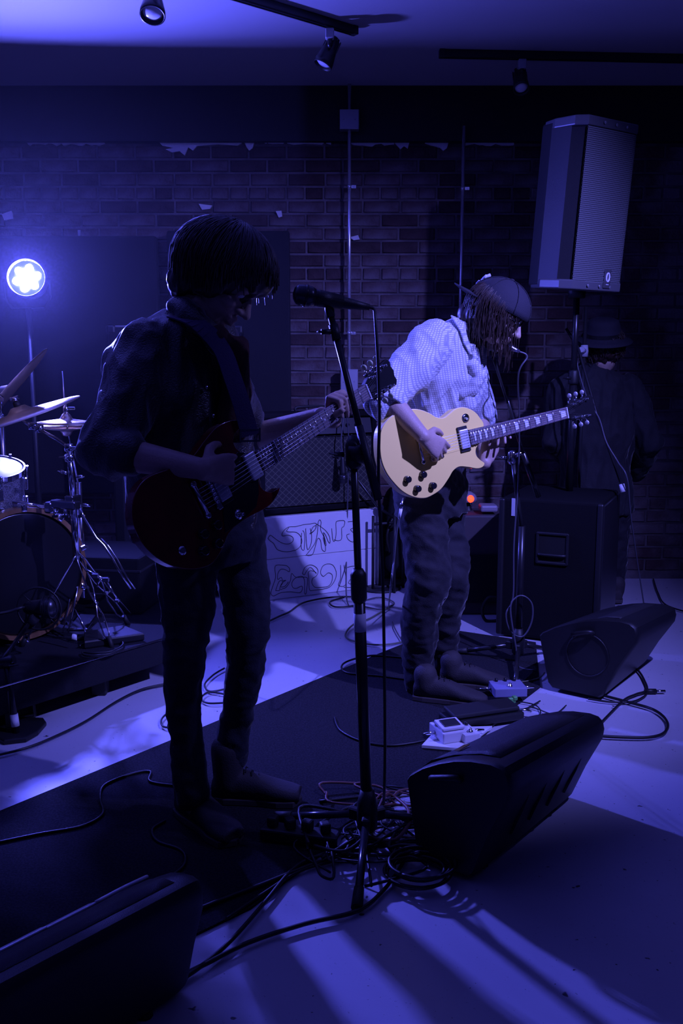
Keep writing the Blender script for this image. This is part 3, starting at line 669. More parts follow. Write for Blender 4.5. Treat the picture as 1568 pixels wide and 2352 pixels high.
for k in range(6):
    bm = B(); add_lathe(bm, [(.012, 0), (.01, .016)], Mb @ Matrix.Translation((-.2+k*.08, -.122, H*.8)) @ Matrix.Rotation(PI/2, 4, 'X'), 12); obj('knob', bm, M_black, cp_)

# ================================================================== subwoofer
s0 = fl(1142, 1462); s1 = fl(1368, 1490); SH = .70
du2 = (s1-s0).normalized(); nn = V((du2.y, -du2.x, 0)); Ws = (s1-s0).length
Ms = mk(Matrix((du2, -nn, V((0, 0, 1)))).transposed(), (s0+s1)/2)
t = thing('subwoofer', 'big black floor speaker box under the pole of the raised loudspeaker', 'speaker', (s0+s1)/2)
bm = B(); add_box(bm, (Ws, .52, SH-.02), Ms @ Matrix.Translation((0, .26, SH/2)), .016, 3); obj('body', bm, M_tolex, t)
hc = Ms.inverted() @ onp(1268, 1260, s0, nn)
bm = B(); hoop(bm, .0, .001, 0, .001, Ms @ Matrix.Translation((hc.x, 0, hc.z)), 3)
bm.free(); bm = B()
for s in (-1, 1): add_box(bm, (.014, .012, .15), Ms @ Matrix.Translation((hc.x+s*.07, -.006, hc.z)), .004); add_box(bm, (.15, .012, .014), Ms @ Matrix.Translation((hc.x, -.006, hc.z+s*.07)), .004)
fr_ = obj('handle_recess', bm, M_black, t)
bm = B(); add_box(bm, (.13, .003, .13), Ms @ Matrix.Translation((hc.x, -.002, hc.z))); obj('recess_shade', bm, mat('recess_shade_black', (.003, .003, .003), .9), fr_)  # flat near-black plate on the face paints in the shade of a recess
bm = B(); add_tube(bm, cat([Ms @ V((hc.x-.06, -.004, hc.z-.03)), Ms @ V((hc.x-.05, -.016, hc.z-.03)), Ms @ V((hc.x+.05, -.016, hc.z-.03)), Ms @ V((hc.x+.06, -.004, hc.z-.03))], 4), .007, 8); obj('handle', bm, M_black, fr_)
bm = B(); add_box(bm, (.012, .5, SH-.05), Ms @ Matrix.Translation((Ws/2+.004, .26, SH/2)), .004); obj('grille', bm, mat('dark_mesh', (.06, .06, .07), .3, .7), t)
for s in (-1, 1):
    bm = B(); add_box(bm, (.028, .028, SH-.03), Ms @ Matrix.Translation((s*(Ws/2-.006), .004, SH/2)), .008, 2); obj('edge_strip', bm, M_black, t)
lab = Ms.inverted() @ onp(1179, 1158, s0, nn)
bm = B(); add_box(bm, (.018, .004, .085), Ms @ Matrix.Translation((lab.x, -.003, SH-.055)), .001); obj('sticker', bm, mat('pale_sticker', (.5, .5, .55), .5), t)
# pole
pp = at(1306, 1140, s0.y+.22); pole_x, pole_y = pp.x, pp.y
t = thing('speaker_pole', 'slim black pole rising from the floor speaker box to the raised loudspeaker', 'pole', (pole_x, pole_y, SH))
zt = at(1305, 668, pole_y).z
bm = B(); add_tube(bm, [(pole_x, pole_y, SH-.01), (pole_x, pole_y, SH+.55)], .0185, 14); obj('lower_tube', bm, M_blackm, t)
bm = B(); add_tube(bm, [(pole_x, pole_y, SH+.5), (pole_x, pole_y, zt+.03)], .0155, 14); obj('upper_tube', bm, M_blackm, t)
bm = B(); add_lathe(bm, [(.024, -.03), (.026, -.02), (.026, .03), (.022, .04)], Matrix.Translation((pole_x, pole_y, SH+.55)), 14); wing(bm, V((pole_x-.03, pole_y-.02, SH+.55)), (-1, -.5, 0)); obj('collar', bm, M_black, t)

# ================================================================== raised loudspeaker
M_perf = mat('perforated_steel', (0.16, 0.16, 0.17), .5, .1)
def perf(m, s=230):
    nt = m.node_tree; N = nt.nodes; L = nt.links; b = N['Principled BSDF']
    tc = N.new('ShaderNodeTexCoord'); sp = N.new('ShaderNodeSeparateXYZ'); L.new(tc.outputs['UV'], sp.inputs[0])
    cell = 1/150.
    def mth(op, a, c=None):
        n = N.new('ShaderNodeMath'); n.operation = op
        for i, v in enumerate((a, c)):
            if v is None: continue
            if isinstance(v, (int, float)): n.inputs[i].default_value = v
            else: L.new(v, n.inputs[i])
        return n.outputs[0]
    def grid(ox, oz):
        x = mth('DIVIDE', mth('ADD', sp.outputs[0], ox), P_); z = mth('DIVIDE', mth('ADD', sp.outputs[1], oz), P_*1.732)
        fx = mth('SUBTRACT', mth('FRACT', x), .5); fz = mth('MULTIPLY', mth('SUBTRACT', mth('FRACT', z), .5), 1.732)
        return mth('SQRT', mth('ADD', mth('MULTIPLY', fx, fx), mth('MULTIPLY', fz, fz)))
    P_ = .0095
    d = mth('MINIMUM', grid(0, 0), grid(P_/2, P_*.866)); h = mth('LESS_THAN', d, .36)
    c = N.new('ShaderNodeMix'); c.data_type = 'RGBA'; c.inputs['A'].default_value = (.24, .25, .26, 1); c.inputs['B'].default_value = (.012, .012, .014, 1)
    L.new(h, c.inputs['Factor']); L.new(c.outputs['Result'], b.inputs['Base Color'])
    sub = mth('SUBTRACT', 1.0, h); bp = N.new('ShaderNodeBump'); bp.inputs['Strength'].default_value = .5; bp.inputs['Distance'].default_value = .002; L.new(sub, bp.inputs['Height']); L.new(bp.outputs[0], b.inputs['Normal'])
perf(M_perf)
PY = pole_y; bl_ = at(1292, 668, PY-.16); br_ = at(1416, 672, PY-.05); tl_ = at(1326, 296, PY-.17); 
yaw = math.atan2(-(br_.x-bl_.x), 1)  # informational
fx = V((.83, .56, 0)).normalized(); fn = V((fx.y, -fx.x, 0)); 
sc_c = V((pole_x, pole_y, zt)); tilt = math.radians(5)
Rp = Matrix((fx, -fn, V((0, 0, 1)))).transposed(); Mp = mk(Rp, sc_c) @ Matrix.Rotation(tilt, 4, 'X') @ Matrix.Translation((-.10, -.09, 0)) @ Matrix.Diagonal((.86, .86, 1, 1))
t = thing('loudspeaker', 'raised black loudspeaker with a lit perforated grille on the pole at the upper right', 'speaker', sc_c)
PH = .735
prof = [(-.20, .16), (-.235, .06), (-.238, -.08), (-.20, -.138), (.17, -.145), (.225, -.075), (.22, .06), (.12, .22), (-.08, .22)]
bm = B(); add_prism(bm, [(x*.97, y+.018) for x, y in prof], 0.008, PH-.008, Mp, .012); obj('cabinet', bm, M_black, t)
# curved perforated grille with UVs in metres
gp = cat([V((x, y, 0)) for x, y in [(-.20, -.142), (-.15, -.144), (-.05, -.147), (.03, -.149), (.10, -.149), (.165, -.147), (.20, -.112), (.222, -.075)]], 4)
me = bpy.data.meshes.new('grille'); vs = []; fs = []; uvs = []; s_ = 0; ss = [0]
for a, b_ in zip(gp, gp[1:]): s_ += (b_-a).length; ss.append(s_)
z0, z1 = .035, PH-.045
for i, q in enumerate(gp): vs += [q+V((0, 0, z0)), q+V((0, 0, z1))]
nb = len(vs)
for i, q in enumerate(gp): vs += [q+V((0, .008, z0)), q+V((0, .008, z1))]
for i in range(len(gp)-1):
    fs.append((2*i, 2*i+2, 2*i+3, 2*i+1)); uvs.append([(ss[i], z0), (ss[i+1], z0), (ss[i+1], z1), (ss[i], z1)])
    fs.append((nb+2*i, nb+2*i+1, nb+2*i+3, nb+2*i+2)); uvs.append([(0, 0)]*4)
me.from_pydata(vs, [], fs); uvl = me.uv_layers.new(name='UVMap')
for p, uu in zip(me.polygons, uvs):
    p.use_smooth = True
    for li, c in zip(p.loop_indices, uu): uvl.data[li].uv = c
me.transform(Mp); gr = link('grille', me, M_perf, t)
for z in (0.0, PH-.042):
    bm = B(); add_prism(bm, [(x, y-.006) for x, y in prof], z, z+.042, Mp, .006); rim = obj('rim', bm, mat('grey_rim', (.10, .10, .11), .4), t)
    for xq, yq in ((-.09, -.158), (.0, -.158), (.08, -.158)):
        bm = B(); add_lathe(bm, [(.007, 0), (.006, .003)], Mp @ mk(frame_from((0, -1, 0)), (xq, yq+.004, z+.02)), 10); obj('screw', bm, M_steel, rim)
ql = V((.045, -.152, .075))
bm = B(); add_box(bm, (.052, .008, .085), Mp @ Matrix.Translation((.055, -.153, .055)), .004, 2); bd = obj('badge', bm, mat('badge_grey', (.12, .12, .13), .3, .4), t)
bm = B(); add_tube(bm, [Mp @ V((.055+.0115*math.cos(a), -.158, .062+.019*math.sin(a))) for a in [2*PI*k/24 for k in range(24)]], .0042, 6, closed=True); obj('badge_ring', bm, mat('bright_print', (.85, .85, .9), .4), bd)
bm = B(); add_box(bm, (.02, .002, .003), Mp @ Matrix.Translation((.055, -.158, .03))); obj('badge_bar', bm, mat('bright_print', (.8, .8, .8)), bd)
bm = B(); add_lathe(bm, [(.04, -.035), (.045, 0.01), (.03, .02)], Matrix.Translation(sc_c), 16); obj('pole_cup', bm, M_black, t)

# ================================================================== wedge monitors
def wedge(A, Bp, label, prof, far_scale, name='floor_monitor', flat=None, cat2=None):
    A = V(A); Bp = V(Bp); u = (Bp-A).normalized(); v = V((-u.y, u.x, 0)); L = (Bp-A).length
    t = thing(name, label, 'speaker', (A+Bp)/2, None)
    secs = []; n = len(prof); z0 = 0.012
    def sec(s, k, gr=1.0, prof=prof):
        P = [V((a, b, 0)) for a, b in prof]
        cx = sum(p.x for p in P)/len(P); cy = sum(p.y for p in P)/len(P)
        out = []
        for p in P:
            a = cx+(p.x-cx)*gr; b = cy+(p.y-cy)*gr
            a = a*(k*.5+.5) + (1-k)*.04; b = b*k
            out.append(A+u*s+v*a+V((0, 0, max(b, 0)+z0)))
        return out
    bm = B(); S = []; bv = None
    for s, g in ((.0, .955), (.006, .98), (.018, 1.0), (.05, 1.0)): S.append(sec(s, 1-(1-far_scale)*s/L, g))
    for s in (.25, .5, .75): S.append(sec(s*L, 1-(1-far_scale)*s))
    for s, g in ((L-.05, 1), (L-.022, .99), (L-.008, .965), (L, .92)): S.append(sec(s, 1-(1-far_scale)*s/L, g))
    rings(bm, S); cb_ = obj('cabinet', bm, M_black, t); cb_.data.set_sharp_from_angle(angle=math.radians(32))
    # grille: slightly raised skin over the upper slanted face
    return t, u, v, L
prof1 = [(0.0, 0), (-.012, .012), (-.055, .13), (-.108, .25), (-.112, .285), (-.106, .312), (-.09, .326), (-.06, .330), (0, .322), (.05, .308), (.10, .286), (.15, .258), (.19, .226), (.199, .212), (.197, .195), (.185, .13), (.165, .02), (.15, 0)]
M_mgr = mat('monitor_grille', (0.035, 0.035, 0.04), .45, .3, bump=.4, bump_scale=500)
def dress(t, u, v, L, A, far, ribs=True, ring=False, asc=1.0, bsc=1.0, end=True, label=False):
    def P(s, a, b, k=None):
        k = 1-(1-far)*s/L; a *= asc; b *= bsc; return V(A)+u*s+v*(a*(k*.5+.5)+(1-k)*.04)+V((0, 0, b*k+.012))
    # raised grille on the top
    top_l = [(-.055, .331), (0, .326), (.08, .300), (.15, .266), (.188, .230)]
    rs = []
    for s in (.05, .09, L*.5, L-.09, L-.05):
        q = [P(s, a, b) for a, b in top_l]; rs.append(q+[p-V((0, 0, .012)) for p in q[::-1]])
    bm = B(); rings(bm, rs, smooth=True); obj('grille', bm, M_mgr, t)
    # vertical ribs on the back side, handle recess frame, end-face ring
    if ribs:
        for s in (L*.25, L*.42, L*.6, L*.78):
            bm = B(); pts = [P(s, -.098, .26), P(s, -.07, .17), P(s, -.035, .08)]
            add_tube(bm, pts, .008, 6); obj('rib', bm, M_black, t)
    if ring: bm = B(); c = P(-.002, .05, .17); pr = [P(-.002, .05, .17)+v*(.085*math.cos(a))+V((0, 0, .085*math.sin(a))) for a in [2*PI*k/32 for k in range(32)]]
    
    if ring: add_tube(bm, pr, .003, 6, closed=True); obj('port_ring', bm, M_black, t)
    bm = B(); q = [P(-.001, .03, .26), P(-.02, .04, .268), P(-.02, .10, .25), P(-.001, .11, .24)]; add_tube(bm, cat(q, 4), .009, 8); obj('handle', bm, M_black, t)
    for s in (.1, L-.1):
        for a in (.02, .12):
            bm = B(); add_lathe(bm, [(.018, 0), (.015, .014)], Matrix.Translation(V((P(s, a, 0).x, P(s, a, 0).y, 0))), 10); obj('rubber_foot', bm, M_rubber, t)
    return P
A1 = fl(1075, 2030); B1 = fl(1320, 1830); B1 = A1+(B1-A1)*.98
t, u_, v_, L_ = wedge(A1, B1, 'large black floor monitor lying beside the front microphone stand and cable tangle', prof1, .84)
P = dress(t, u_, v_, L_, A1, .84)
bm = B(); q = P(.12, .10, .297); add_box(bm, (.05, .018, .002), mk(frame_from((v_*.3+V((0, 0, 1))), u_), q), .0005); obj('badge', bm, mat('brass_badge', (.45, .3, .12), .35, .8), t)
A2 = fl(1372, 1612); B2 = fl(1515, 1500); B2 = A2+(B2-A2)*.74
prof2 = [(a*1.3, b*1.0) for a, b in prof1]
t, u_, v_, L_ = wedge(A2, B2, 'black floor monitor at the right, next to the large floor speaker box', prof2, .84); dress(t, u_, v_, L_, A2, .84, ring=True)
qa = fl(0, 2205, .20); qb = fl(338, 2030, .20); u3 = (qb-qa).normalized(); v3 = V((-u3.y, u3.x, 0)); B3 = qb-v3*.125; B3.z = 0; A3 = B3-u3*.66
t, u_, v_, L_ = wedge(A3, B3, 'black floor monitor cut by the lower left corner, with a highlight put in as a pale edge strip', [(a*.62, b*.86) for a, b in prof1], .97)
P = dress(t, u_, v_, L_, A3, .97, ribs=False, asc=.62, bsc=.86)
M_rimg = mat('painted_highlight', (.8, .8, .85), .4, .3)  # pale colour stands in for light caught along the grille edge
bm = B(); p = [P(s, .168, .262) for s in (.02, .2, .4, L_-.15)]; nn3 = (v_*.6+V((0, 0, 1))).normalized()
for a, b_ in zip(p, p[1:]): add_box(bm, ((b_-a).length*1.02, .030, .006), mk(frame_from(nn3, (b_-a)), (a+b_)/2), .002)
obj('edge_highlight_strip', bm, M_rimg, t); bm = B()
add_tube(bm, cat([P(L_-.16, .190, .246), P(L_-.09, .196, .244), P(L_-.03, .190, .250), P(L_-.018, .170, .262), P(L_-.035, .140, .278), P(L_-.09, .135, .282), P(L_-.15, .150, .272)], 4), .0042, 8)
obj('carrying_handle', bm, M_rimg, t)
# ================================================================== microphone stands
def tripod(t, c, feet, hub_z=.1, r=.0105, hubr=.028):
    bm = B(); add_lathe(bm, [(.02, -.05), (hubr, -.04), (hubr, .03), (.018, .07)], Matrix.Translation((c.x, c.y, hub_z)), 16)
    for f in feet:
        d = V((f.x-c.x, f.y-c.y, 0)).normalized(); add_box(bm, (.05, .022, .035), mk(frame_from((0, 0, 1), d), V((c.x, c.y, hub_z-.01))+d*.03), .004)
    obj('hub', bm, M_black, t)
    for f in feet:
        d = V((f.x-c.x, f.y-c.y, 0)).normalized(); a = V((c.x, c.y, hub_z-.012))+d*.04; b_ = V((f.x, f.y, .016))
        bm = B(); add_tube(bm, [a, b_], r, 12); lg = obj('leg', bm, M_sheen, t); bm = B(); add_tube(bm, [b_-(b_-a).normalized()*.05, b_+(b_-a).normalized()*.01], [r*1.25, r*1.4], 12); obj('rubber_foot', bm, M_rubber, lg)
M_sheen = mat('satin_black_metal', (0.05, 0.05, 0.055), .22, .6)
M_mgrille = mat('dark_mesh', (.06, .06, .07), .3, .7)
def mic(label, head, tail, hr=.0265, m_body=None, m_grille=None):
    ax = (tail-head).normalized(); t = thing('microphone', label, 'microphone', head); M = mk(frame_from(ax), head)
    L = (tail-head).length
    bm = B(); add_lathe(bm, [(.001, 0), (hr*.6, .003), (hr*.93, .012), (hr, .028), (hr*.97, .045), (hr*.8, .056)], M, 28); obj('mesh_head', bm, m_grille or M_mgrille, t)
    bm = B(); add_lathe(bm, [(hr*1.03, .03), (hr*1.05, .033), (hr*1.03, .036)], M, 28); obj('band', bm, M_blackm, t)
    bm = B(); add_lathe(bm, [(hr*.8, .05), (hr*.74, .07), (hr*.52, L*.75), (hr*.45, L*.82), (hr*.3, L)], M, 24); obj('body', bm, m_body or M_black, t)
    return M, ax
mh = at(672, 674, 2.33); mt = at(848, 706, 2.36); mic('black handheld vocal microphone at the top of the front stand, left of centre', mh, mt)
cx = fl(843, 1893); cx = V((cx.x, 2.33, 0)); f1 = fl(820, 2092); f2 = fl(640, 1887); f3 = fl(1012, 1898)
cx = V(((at(843, 1850, 2.33)).x, 2.33, 0))
t = thing('microphone_stand', 'tall black microphone stand on a tripod in the centre, between the two guitarists', 'stand', cx)
tripod(t, cx, [f1, f2, f3], hub_z=at(843, 1868, 2.33).z)
zc = at(823, 1345, 2.33).z; ztop = at(812, 1042, 2.33).z
xt = at(812, 1042, 2.33).x
top_p = V((xt, 2.33, ztop)); low_p = V((cx.x, cx.y, at(843, 1868, 2.33).z)); 
def lerp(a, b_, t_): return a+(b_-a)*t_
k = (zc-low_p.z)/(top_p.z-low_p.z); mid = lerp(low_p, top_p, k)
bm = B(); add_tube(bm, [low_p, mid], .0155, 14); obj('lower_shaft', bm, M_blackm, t)
bm = B(); add_tube(bm, [mid, top_p], .0095, 12); obj('upper_shaft', bm, M_blackm, t)
bm = B(); add_lathe(bm, [(.016, -.045), (.021, -.035), (.021, .03), (.013, .045)], mk(frame_from(top_p-low_p), mid), 16); obj('clutch', bm, M_black, t)
tp = lerp(low_p, top_p, k-.03-.045); bm = B(); add_tube(bm, [V(tp), lerp(low_p, top_p, k-.04-.085)], .0162, 14); obj('tape', bm, M_tape, t)
clip = at(756, 712, 2.345); bend = at(866, 1140, 2.28)
bm = B(); add_tube(bm, [clip, bend], .0085, 12); obj('boom', bm, M_blackm, t)
bm = B(); add_tube(bm, [lerp(clip, bend, .62), lerp(clip, bend, 1.02)], [.0105, .0115], 12); obj('boom_sleeve', bm, M_black, t)
bm = B(); add_lathe(bm, [(.012, -.04), (.02, -.03), (.022, .02), (.014, .045)], mk(frame_from((0, .2, 1)), top_p), 14); add_lathe(bm, [(.024, -.02), (.024, .02)], mk(frame_from((1, -.3, 0)), top_p+V((.01, -.01, .0))), 14)
wing(bm, top_p+V((-.035, -.02, 0)), (-1, -.4, .1)); add_tube(bm, [top_p, lerp(clip, bend, .78)], .011, 10); obj('swivel', bm, M_black, t)
bm = B(); axm = (mt-mh).normalized(); add_lathe(bm, [(.02, -.03), (.021, -.025), (.018, .035), (.017, .03), (.015, -.03)], mk(frame_from(axm), lerp(mh, mt, .47)), 18); add_tube(bm, [lerp(mh, mt, .47)+V((0, 0, -.012)), clip+V((0, 0, .002)), lerp(clip, bend, .04)], [.011, .012, .011], 10)
wing(bm, at(750, 762, 2.33), (-1, -.2, 0), .012); add_lathe(bm, [(.012, -.02), (.012, .02)], mk(frame_from(bend-clip), lerp(clip, bend, .12)), 12); obj('clip', bm, M_black, t)
# its cable
P = [mt, mt+V((.012, 0, -.006)), at(862, 740, 2.34), at(868, 840, 2.32), at(871, 960, 2.31), at(869, 1100, 2.3), at(878, 1300, 2.28), at(882, 1500, 2.27), at(884, 1700, 2.27), at(883, 1800, 2.28), fl(882, 1850, .012), fl(900, 1880, .012), fl(930, 1905, .012)]
cable_pts(P, .0042, label='black cable hanging from the front vocal microphone down to the floor')

# stand of the guitarist in the cap
M_bluemic = mat('silver_blue_mic', (.45, .45, .6), .25, .9)
mh2 = at(1133, 782, 3.62); mt2 = at(1170, 801, 3.60); mt2 = mh2+(mt2-mh2).normalized()*.125
mt2 = mh2+V((.85, -.25, -.38)).normalized()*.11
t = None
mic('small silver microphone at the mouth of the guitarist in the cap', mh2, mt2, .02, M_bluemic, M_mgrille)
c2 = fl(1190, 1530); c2 = V((c2.x, 3.92, 0)); c2.x = at(1190, 1470, 3.92).x
fe = [fl(1050, 1504), fl(1262, 1500), fl(1183, 1590)]
t = thing('microphone_stand', 'black boom microphone stand behind the neck of the pale guitar', 'stand', c2)
tripod(t, c2, fe, hub_z=at(1190, 1478, 3.92).z if at(1190, 1478, 3.92).z > .08 else .1)
zt2 = at(1176, 1050, 3.92); bm = B(); add_tube(bm, [V((c2.x, c2.y, .12)), V((c2.x, c2.y, .62))], .0155, 12); obj('lower_shaft', bm, M_blackm, t)
bm = B(); add_tube(bm, [V((c2.x, c2.y, .6)), zt2], .01, 12); obj('upper_shaft', bm, M_sheen, t)
bt = at(1128, 806, 3.66); bb = at(1236, 1140, 3.98)
bm = B(); add_tube(bm, [bt, at(1165, 925, 3.77)], .0055, 10); add_tube(bm, [at(1165, 920, 3.77), at(1200, 1040, 3.9)], .0075, 10); add_tube(bm, [at(1200, 1040, 3.9), bb], .012, 12); obj('boom', bm, M_sheen, t)
bm = B(); add_tube(bm, [mh2+(mt2-mh2)*.5, mh2+(mt2-mh2)*.5+V((0, .01, -.03)), bt], [.013, .01, .008], 10); obj('clip', bm, M_black, t)
bm = B(); add_lathe(bm, [(.014, -.03), (.02, -.02), (.02, .02), (.014, .03)], mk(frame_from((0, 0, 1)), zt2), 12); wing(bm, zt2+V((-.04, -.02, .0)), (-1, -.3, .2)); add_tube(bm, [zt2, at(1198, 1040, 3.9)], .01, 8); obj('swivel', bm, M_chrome, t)
bm = B(); add_lathe(bm, [(.012, 0), (.013, .002), (.013, .05), (.011, .052)], mk(frame_from((0, 0, 1)), (c2.x, c2.y, at(1190, 1440, 3.92).z+.02)), 12); obj('collar', bm, M_chrome, t)
P = [mt2, mt2+V((.03, 0, -.02)), at(1190, 860, 3.6), at(1192, 960, 3.75), at(1190, 1100, 3.85), at(1180, 1250, 3.88), at(1178, 1370, 3.88), at(1162, 1410, 3.87), at(1172, 1450, 3.87), at(1200, 1462, 3.87), at(1220, 1430, 3.87), at(1222, 1390, 3.87), at(1205, 1370, 3.87), at(1185, 1372, 3.87), at(1172, 1400, 3.86), at(1185, 1490, 3.85), fl(1190, 1530, .012), fl(1230, 1540, .012)]
cable_pts(P, .0036, label='grey cable looped on the boom stand in front of the large floor speaker box', m=mat('grey_cable', (.08, .08, .1), .4))

# stand of the musician at the back
c3 = V((at(1326, 1180, 4.85).x, 4.85, 0)); t = thing('microphone_stand', 'thin dark microphone stand in front of the musician in the hat at the back', 'stand', c3)
tripod(t, c3, [c3+V((-.28, .1, 0)), c3+V((.25, .12, 0)), c3+V((.02, -.26, 0))])
bm = B(); add_tube(bm, [V((c3.x, c3.y, .1)), V((c3.x, c3.y, at(1318, 705, 4.85).z))], .01, 10); obj('shaft', bm, M_sheen, t)
bm = B(); add_tube(bm, [at(1300, 755, 4.8), at(1328, 800, 4.75), at(1368, 945, 4.6), at(1430, 1122, 4.45)], .0075, 10); obj('boom', bm, M_sheen, t)
bm = B(); add_tube(bm, [at(1427, 1112, 4.455), at(1431, 1130, 4.445)], .0135, 12); obj('tape', bm, M_tape, t)
bm = B(); add_lathe(bm, [(.02, -.03), (.022, .0), (.018, .03)], mk(frame_from((0, 0, 1)), (c3.x, c3.y, at(1326, 806, 4.85).z)), 12); add_tube(bm, [V((c3.x, c3.y, at(1326, 806, 4.85).z)), at(1334, 803, 4.74)], .014, 10); obj('swivel', bm, mat('grey_connector', (.45, .45, .5), .4), t)
cable_pts([at(1324, 790, 4.72), at(1326, 840, 4.7), at(1350, 920, 4.6), at(1375, 960, 4.56), at(1392, 1015, 4.5), at(1418, 1060, 4.45), at(1440, 1100, 4.4), at(1450, 1200, 4.5), fl(1480, 1400, .01)], .004, label='thin cable running down the boom of the back microphone stand', m=mat('grey_cable', (.08, .08, .1), .4))

# short stand with a microphone aimed at the amplifier
c4 = fl(872, 1352); t = thing('microphone_stand', 'short dark microphone stand in front of the diamond-grille amplifier', 'stand', c4)
zz = at(868, 1165, c4.y).z
bm = B(); add_lathe(bm, [(.001, 0), (.12, 0), (.125, .006), (.12, .014), (.02, .02)], Matrix.Translation(c4), 28); obj('base', bm, M_black, t)
bm = B(); add_tube(bm, [c4+V((0, 0, .01)), V((c4.x, c4.y, zz))], .011, 10); obj('shaft', bm, M_blackm, t)
bm = B(); add_tube(bm, [at(905, 1190, c4.y), at(868, 1165, c4.y), at(790, 1060, c4.y-.1)], .008, 10); obj('boom', bm, M_blackm, t)
bm = B(); add_lathe(bm, [(.02, -.02), (.02, .02)], mk(frame_from((0, 1, 0)), V((c4.x, c4.y, zz))), 12); wing(bm, at(800, 1045, c4.y-.1), (.5, -1, .4)); wing(bm, at(785, 1040, c4.y-.1), (-.5, -1, .4)); obj('swivel', bm, M_chrome, t)
mic('black microphone hanging in front of the diamond grille of the amplifier', at(788, 1112, c4.y-.12), at(786, 1042, c4.y-.12), .026)
cable_pts([at(786, 1040, c4.y-.12), at(783, 1010, c4.y-.12), at(792, 950, c4.y-.1), at(800, 1000, c4.y-.08), at(798, 1150, c4.y-.06), at(795, 1290, c4.y-.05), fl(798, 1385, .01), fl(830, 1392, .01), fl(880, 1400, .01), fl(905, 1385, .01), fl(870, 1372, .01), fl(820, 1385, .01)], .004, label='cable dropping from the amplifier microphone past the lettered sheet', m=mat('grey_cable', (.08, .08, .1), .4))
# black stand posts at the right of the sheet
t = thing('instrument_stand', 'dark folding stand with upright posts at the right end of the lettered white box', 'stand', fl(905, 1362))
for xx, y0, y1 in ((856, 1185, 1358), (905, 1180, 1362), (925, 1190, 1350)):
    q = fl(xx, y1); bm = B(); add_tube(bm, [q, V((q.x, q.y, at(xx, y0, q.y).z))], .009, 8); obj('post', bm, M_black, t)
bm = B(); q = fl(856, 1358); q2 = fl(925, 1350); add_tube(bm, [q+V((0, 0, .02)), q2+V((0, 0, .02))], .009, 8); obj('crossbar', bm, M_black, t); bm = B(); add_tube(bm, [q+V((0, 0, .4)), q2+V((0, 0, .4))], .009, 8); obj('crossbar', bm, M_black, t)

# small lamp-like unit with a red light, and a pale device, behind the guitarist in the cap
q = at(1073, 1143, 4.9); t = thing('effects_rack', 'dark equipment stand with a small red light behind the guitarist in the cap', 'equipment', (q.x, q.y, 0))
bm = B(); add_lathe(bm, [(.001, .035), (.02, .033), (.042, .018), (.052, 0), (.052, -.02), (.001, -.02)], Matrix.Translation(q), 20); obj('housing', bm, mat('grey_housing', (.25, .22, .25), .5), t)
bm = B(); add_lathe(bm, [(.001, .014), (.012, .01), (.02, 0), (.001, -.001)], mk(frame_from((0, -1, .3)), q+V((.01, -.046, .0))), 16); obj('red_light', bm, mat('red_led', (.8, .02, .01), .3, emit=(1, .03, .01), estr=6), t)
bm = B(); add_tube(bm, [q+V((0, 0, -.02)), q+V((.01, 0, -.1)), V((q.x, q.y, .02))], [.01, .03, .012], 10); obj('post', bm, M_black, t)
bm = B(); add_lathe(bm, [(.14, 0), (.14, .012), (.02, .02)], Matrix.Translation((q.x, q.y, 0)), 24); obj('base', bm, M_black, t)
bm = B(); add_tube(bm, [q+V((.02, -.02, -.1)), q+V((-.02, -.03, -.12)), q+V((-.01, -.02, -.16))], .014, 8); obj('yoke', bm, M_blackm, t)
q = at(1128, 1172, 4.7); t = thing('practice_amplifier', 'small dark amplifier with a pale blue corner left of the large floor speaker box', 'amplifier', (q.x, q.y, 0))
bm = B(); add_box(bm, (.34, .25, q.z-.03), Matrix.Translation((q.x-.05, q.y+.15, (q.z-.03)/2)), .012, 2); obj('cabinet', bm, mat('brown_tolex', (.05, .04, .045), .7), t)
bm = B(); add_box(bm, (.28, .01, .26), Matrix.Translation((q.x-.05, q.y+.02, .2)), .002); obj('grille', bm, M_cloth, t)
bm = B(); add_box(bm, (.09, .1, .035), Matrix.Translation((q.x-.005, q.y+.08, q.z+.002)), .01, 2); obj('top_unit', bm, mat('grey_housing', (.25, .22, .25), .5), t)
# dark gig bag leaning at the stand
t = thing('gig_bag', 'black instrument bag leaning behind the plug end of the pale guitar', 'bag', fl(905, 1340))
bm = B(); q = fl(905, 1340); limb(bm, [(q+V((.03, .02, .12)), .10), (q+V((.03, .03, .38)), .09), (q+V((.03, .05, .56)), .06)], 14); b_ = blob('body', bm, .012, M_cloth, t, 3)
bm = B(); add_tube(bm, cat([q+V((-.03, -.06, .2)), q+V((-.05, -.09, .32)), q+V((0, -.05, .45))], 5), .008, 6); obj('handle', bm, M_black, t)

